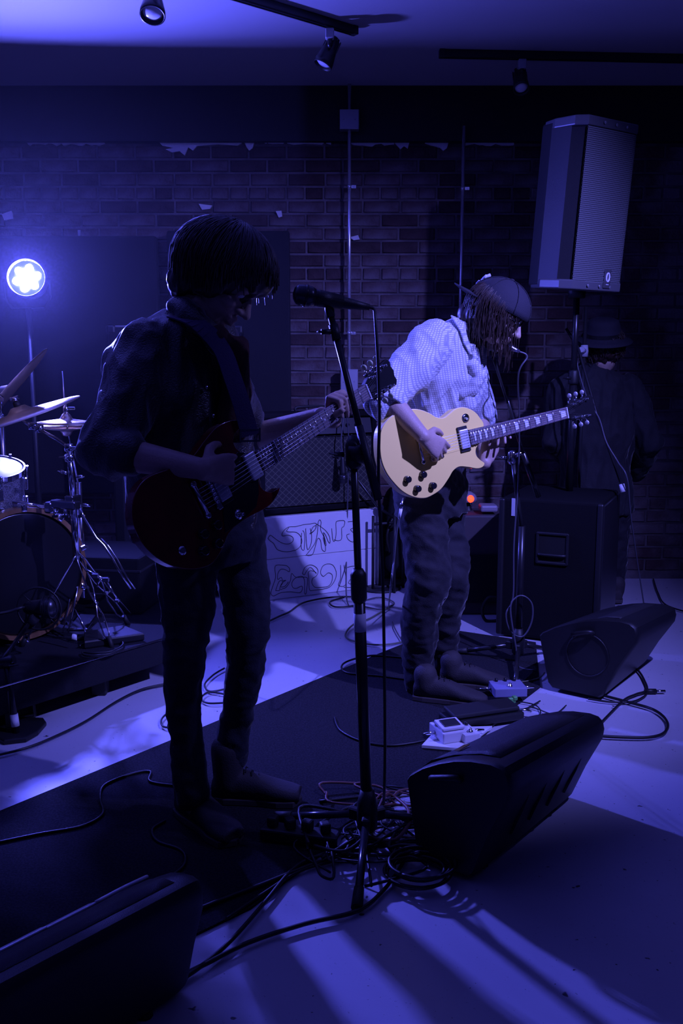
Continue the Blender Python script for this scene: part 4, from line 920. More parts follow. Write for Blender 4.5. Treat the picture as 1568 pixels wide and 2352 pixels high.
# ================================================================== pedalboard and pedals
t = thing('pedalboard', 'pale flat pedalboard on the carpet left of the large floor monitor', 'pedalboard', fl(1020, 1700))
bm = B(); pl = [fl(x, y, .02) for x, y in ((968, 1712), (1005, 1672), (1130, 1668), (1062, 1720))]; 
add_prism(bm, [(p.x, p.y) for p in pl], .009, .022, None, .002); obj('board', bm, M_white, t)
M_pedw = mat('white_pedal', (0.72, 0.7, 0.72), .4); M_pedg = mat('blue_grey_pedal', (.25, .25, .42), .4); M_green = mat('green_plastic', (.12, .42, .12), .5)
def pedal(c, rot, size, label, m, foot=False, pad=True):
    t = thing('effect_pedal', label, 'pedal', c); M = Matrix.Translation(c) @ Matrix.Rotation(rot, 4, 'Z'); w_, d_, h_ = size
    bm = B(); add_box(bm, (w_, d_, h_*.62), M @ Matrix.Translation((0, 0, h_*.31)), .004, 2); obj('case', bm, m, t)
    if foot:
        bm = B(); add_box(bm, (w_*.98, d_*.62, .012), M @ Matrix.Translation((0, -d_*.12, h_*.82)) @ Matrix.Rotation(.12, 4, 'X'), .004, 2); add_box(bm, (w_*.95, .01, h_*.3), M @ Matrix.Translation((0, d_*.14, h_*.7)), .003); tr = obj('treadle', bm, m, t)
        bm = B(); add_box(bm, (w_*.7, d_*.4, .004), M @ Matrix.Translation((0, -d_*.14, h_*.82+.008)) @ Matrix.Rotation(.12, 4, 'X'), .001); obj('rubber_pad', bm, M_rubber, tr)
    for k in (-1, 0, 1):
        bm = B(); add_lathe(bm, [(.007, 0), (.0065, .012), (.001, .013)], M @ Matrix.Translation((k*w_*.28, d_*.36, h_*.62)), 12); obj('knob', bm, M_black, t)
    if not foot:
        bm = B(); add_lathe(bm, [(.01, 0), (.01, .005), (.006, .006), (.006, .014), (.001, .015)], M @ Matrix.Translation((0, -d_*.3, h_*.62)), 12); obj('footswitch', bm, M_chrome, t)
    for s in (-1, 1):
        bm = B(); add_tube(bm, [M @ V((s*w_*.5, .01, h_*.3)), M @ V((s*(w_*.5+.02), .01, h_*.3)), M @ V((s*(w_*.5+.045), .01, h_*.28))], [.0075, .0065, .0035], 10); obj('jack_plug', bm, M_chrome, t)
pedal(fl(1027, 1692, .022), .35, (.088, .115, .062), 'white treadle pedal, the taller of the two on the pale pedalboard', M_pedw, True)
pedal(fl(1070, 1694, .022), .35, (.062, .095, .05), 'small white pedal with a dark face beside the treadle pedal', M_pedw)
pedal(fl(1165, 1592, .03), .1, (.13, .1, .06), 'blue-grey pedal at the toe of the guitarist in the cap', M_pedg)
t = thing('green_bracket', 'small bright green plastic piece lying among the pedals near the shoe', 'bracket', fl(1168, 1618))
bm = B(); q = fl(1168, 1622, .02); Mg = Matrix.Translation(q) @ Matrix.Rotation(.3, 4, 'Z'); add_box(bm, (.055, .014, .022), Mg @ Matrix.Translation((0, 0, .022)), .003); add_box(bm, (.016, .012, .04), Mg, .003); obj('body', bm, M_green, t)
bm = B(); add_box(bm, (.018, .02, .016), Mg @ Matrix.Translation((.024, 0, .03)), .003); obj('hook', bm, M_green, t)
t = thing('volume_pedal', 'wide black pedal in front of the shoes of the guitarist in the cap', 'pedal', fl(1110, 1665))
q = fl(1105, 1655, .01); Mg = Matrix.Translation(q) @ Matrix.Rotation(.35, 4, 'Z'); bm = B(); add_box(bm, (.3, .11, .03), Mg @ Matrix.Translation((0, 0, .018)), .006, 2); obj('case', bm, M_black, t)
bm = B(); add_box(bm, (.27, .09, .016), Mg @ Matrix.Translation((0, 0, .048)) @ Matrix.Rotation(.08, 4, 'X'), .005, 2); obj('treadle', bm, M_rubber, t)
for s in (-1, 1):
    bm = B(); add_tube(bm, [Mg @ V((s*.14, 0, .02)), Mg @ V((s*.18, -.01, .02)), Mg @ V((s*.2, -.02, .015))], [.008, .007, .004], 8); obj('jack_plug', bm, M_chrome, t)
# pale floor shows between the pedals: a folded towel of loose cables
# ================================================================== cables on the floor
CB = 'loose cables on the floor'
fcable([(-30, 1740), (60, 1718), (130, 1690), (200, 1655), (270, 1610), (330, 1582), (400, 1568)], 'black cable curving over the pale floor in front of the drum riser', .0045)
fcable([(590, 1440), (640, 1416), (665, 1405), (700, 1383), (770, 1371), (830, 1374), (815, 1390), (770, 1394), (758, 1382), (790, 1372)], 'black cable looping on the pale floor below the lettered sheet', .005)
fcable([(900, 1390), (850, 1420), (815, 1432), (795, 1452), (800, 1468), (850, 1480), (900, 1479), (960, 1466)], 'olive cable curling behind the central microphone stand', .0045, m=mat('olive_cable', (.12, .13, .09), .5))
fcable([(960, 1514), (900, 1508), (850, 1506), (800, 1518), (784, 1532), (800, 1546), (870, 1552), (930, 1560)], 'black cable looping over the edge of the carpet left of the dark trousers', .0045)
fcable([(515, 1535), (490, 1550), (470, 1572), (482, 1588), (520, 1582)], 'thin cable bend seen between the legs of the front guitarist', .004)
fcable([(520, 1595), (480, 1590), (462, 1604), (478, 1615), (520, 1614)], 'second thin cable bend between the legs of the front guitarist', .004)
fcable([(395, 1630), (372, 1650), (374, 1668), (400, 1672)], 'small cable loop at the left edge of the front guitarist\'s near leg', .004)
fcable([(410, 1805), (345, 1795), (345, 1772), (300, 1778), (240, 1803), (230, 1835), (235, 1870), (185, 1898), (90, 1915), (-30, 1940)], 'black cable snaking left over the carpet from the front guitarist', .004)
fcable([(380, 1885), (350, 1905), (362, 1932), (412, 1950), (426, 1972), (410, 2000), (330, 2050)], 'dark cable curling on the carpet below the near boot', .004)
fcable([(768, 1648), (782, 1678), (830, 1702), (890, 1712), (950, 1706), (998, 1694)], 'black cable from the carpet into the white pedals', .0045)
fcable([(380, 2258), (470, 2215), (570, 2165), (700, 2122), (820, 2092), (880, 2045), (920, 1990), (935, 1955)], 'long black cable crossing the pale floor at the foot of the front stand', .0055)
fcable([(400, 2262), (480, 2205), (540, 2150), (610, 2070), (680, 1990), (760, 1955), (850, 1925)], 'long black cable slanting from the lower left monitor to the tangle', .0055)
fcable([(380, 2120), (500, 2070), (600, 2032), (720, 1985), (800, 1962), (900, 1940), (1000, 1930)], 'black cable running from the carpet edge through the tangle to the large monitor', .0055)
fcable([(520, 2110), (600, 2055), (690, 2000), (780, 1975), (860, 1958)], 'thin black cable just left of the tripod foot', .004)
fcable([(1345, 1688), (1420, 1693), (1495, 1693), (1528, 1680), (1530, 1655), (1500, 1630), (1440, 1612), (1395, 1600), (1360, 1590)], 'thick black cable making a wide loop on the floor at the right', .0055)
fcable([(1340, 1700), (1380, 1660), (1430, 1610), (1460, 1595), (1485, 1585), (1478, 1560), (1465, 1540), (1450, 1530)], 'black cable from behind the right monitor down to the wide loop', .005)
fcable([(1350, 1605), (1400, 1612), (1450, 1612), (1478, 1600), (1488, 1588)], 'thin black cable under the metal-tipped plug at the right', .004)
fcable([(1500, 1330), (1510, 1360), (1530, 1390), (1600, 1412)], 'dark cable hanging to the floor at the far right edge', .0045)
fcable([(1040, 1605), (1100, 1565), (1150, 1572), (1230, 1560), (1250, 1545)], 'pale thin cable behind the shoes of the guitarist in the cap', .003, m=mat('olive_cable', (.12, .13, .09), .5))
fcable([(1050, 1720), (1080, 1700), (1110, 1690), (1140, 1660), (1200, 1632), (1240, 1610)], 'thin dark cable beside the pedalboard', .003)
fcable([(1185, 1610), (1230, 1620), (1240, 1640), (1210, 1655), (1185, 1640), (1220, 1625), (1270, 1640), (1300, 1620)], 'small tangle of thin cable near the green piece', .0025)
fcable([(1060, 1380), (1090, 1365), (1130, 1345), (1165, 1335)], 'dark cable on the floor behind the trousers of the guitarist in the cap', .0055)
fcable([(1050, 1410), (1090, 1385), (1120, 1355), (1140, 1310)], 'cable rising toward the small dark amplifier', .0055)
q = fl(1120, 1425, .01); cable_pts([q+V((.06, 0, 0)), q+V((-.01, 0, .0)), q+V((-.03, 0, .06)), q+V((0, 0, .12)), q+V((.05, 0, .12))], .009, label='thick curved black hose left of the large floor speaker box', m=M_rubber)
q = fl(1480, 1588, .012); t = thing('cable_plug', 'black cable plug with a bright metal tip lying on the floor at the right', 'plug', q); d = (fl(1527, 1588, .012)-q)
bm = B(); add_tube(bm, [q, q+d*.55], .011, 12); obj('sleeve', bm, M_black, t); bm = B(); add_tube(bm, [q+d*.5, q+d*1.0], .006, 10); obj('tip', bm, M_chrome, t)
# the tangle in front of the big monitor
rnd = random.Random(5); LBL = 'one of the tangled black cables heaped between the tripod foot and the large monitor'
for k in range(22):
    cxp = rnd.uniform(740, 985); cyp = rnd.uniform(1885, 1990) if k % 3 else rnd.uniform(1830, 1900); rr = rnd.uniform(.05, .15); c = fl(cxp, cyp, .012+rnd.uniform(0, .02))
    ph = rnd.uniform(0, 6); n_ = rnd.randint(5, 9); el = rnd.uniform(.4, 1); ro_ = rnd.uniform(0, 3); pts = []
    for i in range(n_):
        a = ph+i*rnd.uniform(.7, 1.1); r_ = rr*rnd.uniform(.75, 1.3); x_ = r_*math.cos(a); y_ = r_*el*math.sin(a)
        pts.append(c+V((x_*math.cos(ro_)-y_*math.sin(ro_), x_*math.sin(ro_)+y_*math.cos(ro_), rnd.uniform(0, .022))))
    if k % 2: pts.append(pts[-1]+V((rnd.uniform(-.25, .25), rnd.uniform(-.12, .12), -.01)))
    for p in pts: p.z = max(p.z, .0125)
    cable_pts(pts, rnd.choice((.003, .004, .005)), label=LBL if k % 6 else 'one of the few reddish brown cables in the tangle beside the tripod', group='tangled cables' if k % 6 else 'brown tangled cables', m=M_cable if k % 6 else mat('brown_cable', (.16, .07, .05), .5), k=5)
c = fl(955, 2012, .012)
for k in range(5):
    r_ = .075+.012*math.sin(k*2.1); pts = [c+V((r_*math.cos(a)+.004*k, r_*math.sin(a)*.9, .006+.008*k)) for a in [2*PI*i/14+k for i in range(15)]]
    cable_pts(pts, .0048, label='black cable ring, one of a coil lying against the large monitor', group='coiled cable rings', k=3)
t = thing('power_strip', 'black power strip with plugs half buried in cables left of the tripod', 'power strip', fl(695, 1935))
q = fl(690, 1932, .01); Mg = Matrix.Translation(q) @ Matrix.Rotation(-.25, 4, 'Z'); bm = B(); add_box(bm, (.22, .055, .035), Mg @ Matrix.Translation((0, 0, .018)), .006, 2); obj('body', bm, M_black, t)
for k in range(4):
    bm = B(); add_box(bm, (.028, .03, .03), Mg @ Matrix.Translation((-.08+k*.05, 0, .05)) @ Matrix.Rotation(k*.7, 4, 'Z'), .006, 2); obj('plug', bm, M_rubber, t)
# ================================================================== guitars
SCALE_L = .6287; NUT = SCALE_L*(1-(1-2**(-22/12.))); NUT = SCALE_L*(1-2**(-22/12.)); BRG = NUT-SCALE_L
def solve_neck(p22, Y0, pnut):
    P0 = at(*p22, Y0); best = None; Y = Y0
    while Y < Y0+.5:
        Q = at(*pnut, Y); e = abs((Q-P0).length-NUT)
        if best is None or e < best[0]: best = (e, Y, Q)
        Y += .002
    print('neck', p22, 'Y0', Y0, '->', round(best[1], 3), 'err', round(best[0], 4)); return P0, best[2]
def guitar_frame(P0, P1, hint):
    x = (P1-P0).normalized(); z = V(hint); z = (z-x*z.dot(x)).normalized(); y = z.cross(x)
    return mk(Matrix((x, y, z)).transposed(), P0)
M_fret = mat('fret_wire', (.85, .85, .88), .2, 1.0); M_string = mat('string_steel', (.8, .8, .8), .25, 1.0)
M_pearl = mat('pearl_inlay', (.7, .72, .78), .25, coat=.5)
M_board = mat('rosewood_board', (.2, .16, .17), .45, noise_scale=60, noise_amt=.4, stretch=(1, 8, 8))
M_tuner = mat('cream_tuner', (.55, .58, .4), .35)
def guitar(name, label, M, outline, thick, m_body, m_side, m_neck, inlay, bev, headpts, m_head, tunerm, parts):
    t = thing(name, label, 'guitar', M.translation); O = M
    P = cat([V((x, y, 0)) for x, y in outline], 5, closed=True)
    bm = B(); add_prism(bm, [(p.x, p.y) for p in P], -thick, 0, O, bev, seg=3); body = obj('body', bm, m_body, t)
    # neck: D-section from joint to nut
    rs = []
    for x, w_, d_ in ((-.005, .057, .022), (.05, .055, .021), (.2, .050, .020), (NUT-.02, .0435, .019), (NUT+.005, .043, .016)):
        q = [(-w_/2, .006)]+[(-w_/2*math.cos(a), -d_*math.sin(a)+.006-.0) for a in [PI*i/8 for i in range(1, 8)]]+[(w_/2, .006)]
        rs.append([O @ V((x, a, b_)) for a, b_ in q])
    bm = B(); rings(bm, rs); nk = obj('neck', bm, m_neck, t)
    bm = B(); b = bmesh.new(); xs = [0, NUT]; v = []
    for x, w_ in ((-.004, .057), (NUT, .0435)):
        for y, z in ((-w_/2, .006), (w_/2, .006), (w_/2-.001, .0115), (-w_/2+.001, .0115)): v.append(b.verts.new((x, y, z)))
    for f in ((0, 1, 2, 3), (7, 6, 5, 4), (0, 4, 5, 1), (1, 5, 6, 2), (2, 6, 7, 3), (3, 7, 4, 0)): b.faces.new([v[i] for i in f])
    b.transform(O); join(bm, b); fb = obj('fretboard', bm, M_board, t)
    fx_ = lambda n: NUT-SCALE_L*(1-2**(-n/12.)); wf = lambda x: .057-(.0135)*(x/NUT)
    for n in range(1, 23):
        bm = B(); x = fx_(n)+.001; add_tube(bm, [O @ V((x, -wf(x)/2, .0120)), O @ V((x, wf(x)/2, .0120))], .0017, 5); obj('fret', bm, M_fret, fb)
    for n in (1, 3, 5, 7, 9, 12, 15, 17, 19, 21):
        if inlay == 'dot' and n == 1: continue
        a_, b_ = fx_(n), fx_(n-1); mid = (a_+b_)/2; hw = (b_-a_)*.33
        bm = B()
        if inlay == 'dot':
            for yy in ((-.012, .012) if n == 12 else (0,)): add_lathe(bm, [(.0032, 0), (.0032, .0006), (.001, .0007)], O @ Matrix.Translation((mid, yy, .0114)), 12)
        else: add_prism(bm, [(mid-hw, -wf(mid)*.30), (mid+hw, -wf(mid)*.24), (mid+hw, wf(mid)*.24), (mid-hw, wf(mid)*.30)], .0113, .0120, O)
        obj('inlay', bm, M_pearl, fb)
    bm = B(); add_box(bm, (.005, .043, .008), O @ Matrix.Translation((NUT+.0025, 0, .011)), .001); obj('nut', bm, M_pearl, t)
    Mh = O @ Matrix.Translation((NUT+.005, 0, .008)) @ Matrix.Rotation(math.radians(13), 4, 'Y')
    bm = B(); add_prism(bm, headpts, -.015, 0, Mh, .0015, seg=1); hd = obj('headstock', bm, m_head, t)
    bm = B(); add_prism(bm, [(.012, -.008), (.05, -.004), (.05, .004), (.012, .008)], 0, .0015, Mh, .0005, seg=1); obj('truss_cover', bm, M_black, hd)
    tun = []
    for i in range(3):
        for s in (-1, 1):
            x = .045+i*.042; y = s*(.026+.003*i); tun.append((x, y, s, i))
            bm = B(); add_lathe(bm, [(.005, 0), (.005, .003), (.003, .004), (.003, .014), (.004, .015), (.001, .016)], Mh @ Matrix.Translation((x, y, 0)), 12)
            pst = obj('tuning_post', bm, M_chrome, hd)
            bm = B(); add_tube(bm, [Mh @ V((x, s*.034, -.010)), Mh @ V((x, s*.052, -.010))], .003, 8); add_box(bm, (.012, .016, .008), Mh @ Matrix.Translation((x, s*.033, -.015)), .002); obj('tuner_shaft', bm, M_chrome, pst) if False else obj('tuner_shaft', bm, M_chrome, hd)
            bm = B(); add_lathe(bm, [(.002, -.003), (.0085, -.0025), (.0095, 0), (.0085, .0025), (.002, .003)], Mh @ mk(frame_from((1, 0, 0), (0, s, 0)), (x, s*.060, -.010)), 12); obj('tuner_button', bm, tunerm, hd)
    # strings
    for i in range(6):
        yb = (i-2.5)*.0102; yn = (i-2.5)*.0069; s = -1 if i < 3 else 1; j = (2-i if i < 3 else i-3); k = [q for q in tun if q[2] == s and q[3] == (2-j if True else j)][0]
        bm = B(); add_tube(bm, [O @ V((BRG-.04, yb, .010)), O @ V((BRG, yb, .0165)), O @ V((NUT, yn, .0155)), Mh @ V((k[0], k[1]-s*.003, .006))], .00035+.00008*i, 4); obj('string', bm, M_string, t)
    parts(t, body, O)
    return t
def pickup(t, O, x, m, ring=True):
    if ring:
        bm = B(); add_box(bm, (.044, .092, .006), O @ Matrix.Translation((x, 0, .003)), .002); rg = obj('pickup_ring', bm, M_black, t)
    bm = B(); add_box(bm, (.037, .069, .010), O @ Matrix.Translation((x, 0, .008)), .003, 2); pk = obj('pickup', bm, m, t)
    bm = B()
    for i in range(6): add_lathe(bm, [(.0025, 0), (.0024, .001)], O @ Matrix.Translation((x+.009, (i-2.5)*.0102, .013)), 8)
    obj('pole_pieces', bm, M_steel, pk).name = 'pole_screw'
def bridge(t, O):
    bm = B(); add_box(bm, (.014, .092, .007), O @ Matrix.Translation((BRG, 0, .011)), .002, 2)
    for i in range(6): add_box(bm, (.008, .006, .004), O @ Matrix.Translation((BRG+(i-2.5)*.0008, (i-2.5)*.0102, .0145)), .001)
    for s in (-1, 1): add_lathe(bm, [(.0075, 0), (.0075, .011), (.004, .012)], O @ Matrix.Translation((BRG, s*.04, 0)), 12)
    obj('bridge', bm, M_chrome, t)
    bm = B(); add_tube(bm, [O @ V((BRG-.04, -.045, .008)), O @ V((BRG-.04, .045, .008))], .006, 10)
    for s in (-1, 1): add_lathe(bm, [(.0085, 0), (.0085, .012), (.005, .014)], O @ Matrix.Translation((BRG-.04, s*.042, 0)), 12)
    obj('tailpiece', bm, M_chrome, t)
def top_knob(t, O, x, y, m, r=.012, h=.016):
    bm = B(); add_lathe(bm, [(r*1.12, 0), (r*1.1, .002), (r*.95, h*.35), (r*.92, h), (r*.7, h+.0005), (.001, h-.0005)], O @ Matrix.Translation((x, y, .0)), 22)
    for k in range(12): 
        a = 2*PI*k/12; add_box(bm, (.0012, .002, h*.8), O @ Matrix.Translation((x+r*.93*math.cos(a), y+r*.93*math.sin(a), h*.55)) @ Matrix.Rotation(a, 4, 'Z'))
    obj('knob', bm, m, t)

# pale gold single-cutaway guitar
P0, P1 = solve_neck((1078, 1005), 3.29, (1297, 949)); OL = guitar_frame(P0, P1, (.36, -.93, .10))
nz = OL.to_3x3() @ V((0, 0, 1)); OLi = OL.inverted()
def loc(cx_, cy_, O=OL): q = O.inverted() @ onp(840+cx_/2.904, 850+cy_/2.904, O.translation, O.to_3x3() @ V((0, 0, 1))); return (q.x, q.y)
TR = [(786, 372), (760, 318), (722, 276), (660, 250), (604, 258), (562, 290), (520, 320), (472, 316), (428, 290), (370, 268), (310, 262), (220, 285), (150, 330), (105, 400), (95, 490), (106, 600), (140, 685), (192, 755), (252, 812), (322, 846), (390, 853), (442, 834), (502, 792), (552, 722), (582, 672), (622, 644), (680, 646), (740, 656), (778, 646), (791, 622), (768, 604), (742, 578), (732, 548), (738, 515), (760, 485), (752, 470)]
out = [loc(*q) for q in TR]
print('LP body len', max(p[0] for p in out)-min(p[0] for p in out), 'w', max(p[1] for p in out)-min(p[1] for p in out))
M_gold = mat('pale_gold_finish', (1.0, 0.78, 0.19), .42, .0, coat=.35, bump=.02, bump_scale=500)
M_mahog = mat('brown_neck_wood', (.14, .06, .04), .35, coat=.3)
HEAD_LP = [(0, -.0215), (.025, -.030), (.045, -.036), (.17, -.042), (.183, -.030), (.178, -.015), (.186, 0), (.178, .015), (.183, .030), (.17, .042), (.045, .036), (.025, .030), (0, .0215)]
M_blk_gloss = mat('gloss_black', (.012, .012, .014), .12, coat=.5)
M_nick = mat('nickel_cover', (.75, .75, .8), .38, .6)
def lp_parts(t, body, O):
    pickup(t, O, -.028, M_nick); pickup(t, O, BRG+.03, M_nick); bridge(t, O)
    for c in ((272, 730), (375, 698), (338, 792), (440, 772)): x, y = loc(*c); top_knob(t, O, x, y, M_blk_gloss)
    x, y = loc(664, 320); bm = B(); add_lathe(bm, [(.015, 0), (.016, .0015), (.008, .002)], O @ Matrix.Translation((x, y, 0)), 24); sw = obj('switch_plate', bm, M_chrome, t)
    bm = B(); add_tube(bm, [O @ V((x, y, 0)), O @ V((x-.004, y-.003, .014))], [.003, .0045], 8); obj('switch', bm, M_tuner, sw)
    # binding
    P = cat([V((a, b_, 0)) for a, b_ in out], 5, closed=True); bm = B(); add_tube(bm, [O @ V((p.x, p.y, -.006)) for p in P], .0022, 5, closed=True); obj('binding', bm, mat('cream_binding', (.75, .62, .42), .4), t)
    # jack plug
    x, y = loc(248, 842)
    bm = B(); J = onp(925, 1143, O.translation, nz); d = (at(917, 1190, J.y-.01)-J); add_tube(bm, [J, J+d*.25, J+d*.3, J+d*.55], [.003, .003, .006, .006], 10); obj('jack_plug', bm, M_chrome, t)
    bm = B(); add_tube(bm, [J+d*.55, J+d], [.0058, .0045], 10); obj('plug_sleeve', bm, M_tape, t)
    return J+d
guitar('electric_guitar', 'pale gold single-cutaway electric guitar played by the man in the cap', OL, out, .048, M_gold, M_mahog, M_mahog, 'trap', .006, HEAD_LP, M_blk_gloss, M_nick, lp_parts)
# brown sides of the body: the back slab is dark wood
JT = at(917, 1190, onp(925, 1143, OL.translation, nz).y-.01)
cable_pts([JT, at(910, 1225, JT.y), at(904, 1290, JT.y), at(897, 1350, JT.y+.05), fl(893, 1400, .012), fl(905, 1440, .012), fl(925, 1475, .012)], .0035, label='thin cable hanging from the plug of the pale gold guitar', m=mat('grey_cable', (.08, .08, .1), .4))

# cherry double-horned guitar
Q0, Q1 = solve_neck((595, 1059), 2.33, (838, 901)); OS = guitar_frame(Q0, Q1, (.62, -.76, .14))
M_cherry = mat('cherry_finish', (.16, .012, .010), .22, noise_scale=8, noise_amt=.35, coat=.6, stretch=(.4, 3, 3))
half = [(-.008, .032), (.018, .055), (.045, .092), (.058, .122), (.040, .118), (.005, .108), (-.04, .112), (-.10, .118), (-.145, .122), (-.20, .150), (-.25, .165), (-.30, .155), (-.335, .115), (-.352, .06), (-.355, .0)]
low = [(-.35, -.06), (-.33, -.115), (-.295, -.152), (-.25, -.163), (-.20, -.150), (-.145, -.122), (-.10, -.112), (-.04, -.102), (-.0, -.108), (.022, -.122), (.032, -.120), (.018, -.092), (-.004, -.058), (-.022, -.034)]
SGT = [(588, 1046), (556, 1040), (538, 1022), (538, 1000), (552, 985), (575, 984), (560, 967), (528, 966), (498, 980), (470, 1012), (440, 1050), (392, 1075), (340, 1096), (312, 1130), (304, 1175), (314, 1225), (345, 1268), (390, 1298), (440, 1308), (485, 1296), (510, 1262), (528, 1222), (565, 1192), (612, 1166), (632, 1145), (643, 1120), (624, 1130), (604, 1124), (594, 1104), (603, 1078)]
sgo = []
for x, y in SGT: q = OS.inverted() @ onp(x, y, OS.translation, OS.to_3x3() @ V((0, 0, 1))); sgo.append((q.x, q.y))
print('SG len', max(p[0] for p in sgo)-min(p[0] for p in sgo), 'w', max(p[1] for p in sgo)-min(p[1] for p in sgo), [(round(a, 3), round(b_, 3)) for a, b_ in sgo])
def sg_parts(t, body, O):
    pickup(t, O, -.03, M_nick, False); pickup(t, O, BRG+.03, M_nick); bridge(t, O)
    bm = B(); add_prism(bm, [(-.014, .028), (-.05, .05), (-.09, .04), (-.12, -.01), (-.17, -.06), (-.19, -.105), (-.13, -.105), (-.07, -.095), (-.045, -.07), (-.024, -.03)], 0, .0022, O, .0006, seg=1); obj('pickguard', bm, M_blk_gloss, t)
    for x, y in ((-.205, -.075), (-.25, -.075), (-.225, -.115), (-.27, -.11)): top_knob(t, O, x, y, M_blk_gloss, .0125, .014)
    bm = B(); add_lathe(bm, [(.012, 0), (.013, .0015), (.006, .002)], O @ Matrix.Translation((-.13, -.085, .002)), 16); add_tube(bm, [O @ V((-.13, -.085, .002)), O @ V((-.127, -.088, .02))], [.003, .0045], 8); obj('switch', bm, M_chrome, t)
    bm = B(); add_lathe(bm, [(.012, 0), (.011, .004), (.006, .005)], O @ Matrix.Translation((-.32, -.08, 0)), 16); obj('jack_socket', bm, M_chrome, t)
    bm = B(); add_lathe(bm, [(.004, 0), (.004, .008), (.007, .010), (.007, .013), (.001, .014)], O @ mk(frame_from((-1, 0, 0)), (-.352, .0, -.018)), 12); obj('strap_button', bm, M_chrome, t)
guitar('electric_guitar', 'dark cherry double-horned electric guitar played by the long-haired man in front', OS, sgo, .034, M_cherry, M_cherry, M_cherry, 'dot', .008, HEAD_LP, M_blk_gloss, M_tuner, sg_parts)
print('SG butt', OS @ V((-.355, 0, 0)), 'LP butt', OL @ V((-.38, 0, 0)))
# ================================================================== people
M_skin = mat('skin', (.46, .33, .25), .5, noise_scale=40, noise_amt=.08, bump=.12, bump_scale=220)
M_hair = mat('dark_brown_hair', (.03, .018, .012), .36, sheen=.6)
M_hair2 = mat('brown_hair', (.03, .016, .011), .45, sheen=.05)
M_denim = mat('dark_denim', (.014, .016, .028), .85, noise_scale=30, noise_amt=.3, bump=.25, bump_scale=260, sheen=.15)
M_trouser = mat('charcoal_trousers', (.013, .012, .018), .85, noise_scale=20, noise_amt=.25, bump=.25, bump_scale=260, sheen=.2)
M_jacket = mat('dark_jacket', (.012, .009, .012), .36, spec=.9, noise_scale=12, noise_amt=.4, bump=.4, bump_scale=240, sheen=1.0)
M_shoe = mat('dark_suede', (.035, .03, .033), .75, bump=.3, bump_scale=300)
M_sole = mat('shoe_sole', (.06, .05, .05), .7)
M_eye = mat('eye_white', (.7, .7, .7), .2)
M_capm = mat('dark_cap_cloth', (.016, .015, .025), .85, bump=.3, bump_scale=350)
M_shirt = mat('pale_check_shirt', (.60, .64, .78), .8, bump=.15, bump_scale=300, sheen=.1)
def check_nodes(m, c1, c2, sc):
    nt = m.node_tree; N = nt.nodes; L = nt.links; b = N['Principled BSDF']; tc = N.new('ShaderNodeTexCoord'); prev = None
    mp = N.new('ShaderNodeMapping'); mp.inputs['Rotation'].default_value = (0, .12, .5); L.new(tc.outputs['Object'], mp.inputs[0])
    for ax in 'XZ':
        w_ = N.new('ShaderNodeTexWave'); w_.bands_direction = ax; w_.inputs['Scale'].default_value = sc; w_.inputs['Distortion'].default_value = .3; L.new(mp.outputs[0], w_.inputs[0])
        if prev: mx = N.new('ShaderNodeMath'); mx.operation = 'MAXIMUM'; L.new(prev, mx.inputs[0]); L.new(w_.outputs['Fac'], mx.inputs[1]); prev = mx.outputs[0]
        else: prev = w_.outputs['Fac']
    r = N.new('ShaderNodeValToRGB'); r.color_ramp.elements[0].color = (*c2, 1); r.color_ramp.elements[1].color = (*c1, 1); r.color_ramp.elements[0].position = .45; r.color_ramp.elements[1].position = .9
    L.new(prev, r.inputs[0]); L.new(r.outputs[0], b.inputs['Base Color'])
check_nodes(M_shirt, (.33, .34, .40), (.66, .68, .74), 42)

def hand(bm, w, f, n, s, curls, sc=1.0, thumb=None, fan=.06):
    w = V(w); f = V(f).normalized(); n = (V(n)-f*V(n).dot(f)).normalized(); s = (V(s)-f*V(s).dot(f)); s = (s-n*s.dot(n)).normalized()
    loft(bm, [(w-f*.015*sc, s*.026*sc, n*.018*sc), (w+f*.02*sc, s*.030*sc, n*.018*sc), (w+f*.055*sc, s*.038*sc, n*.0155*sc), (w+f*.088*sc, s*.040*sc, n*.012*sc)], 16)
    offs = (.0305, .0105, -.0105, -.0295); lens = ((.042, .025, .021), (.046, .029, .022), (.042, .027, .022), (.033, .020, .019)); rr = (.0088, .0088, .0084, .0075)
    for k in range(4):
        p = w+f*(.084-.004*(k == 3))*sc+s*offs[k]*sc; ang = 0; pr = [(p-f*.02*sc, rr[k]*1.05*sc), (p, rr[k]*1.1*sc)]
        for j in range(3):
            ang += math.radians(curls[k][j]); d = f*math.cos(ang)+n*math.sin(ang)+s*offs[k]/.03*fan; d.normalize()
            p = p+d*lens[k][j]*sc; pr.append((p, rr[k]*(1-.09*(j+1))*sc))
        limb(bm, pr, 10)
    th = thumb or ((.55, .75, .35), (.85, .35, .4), (.9, .1, .45)); p = w+f*.018*sc+s*.020*sc+n*.006*sc; pr = [(p, .0135*sc)]
    for d, l, r in zip(th, (.042, .034, .026), (.0125, .0105, .009)):
        v = (f*d[0]+s*d[1]+n*d[2]).normalized(); p = p+v*l*sc; pr.append((p, r*sc))
    limb(bm, pr, 10)
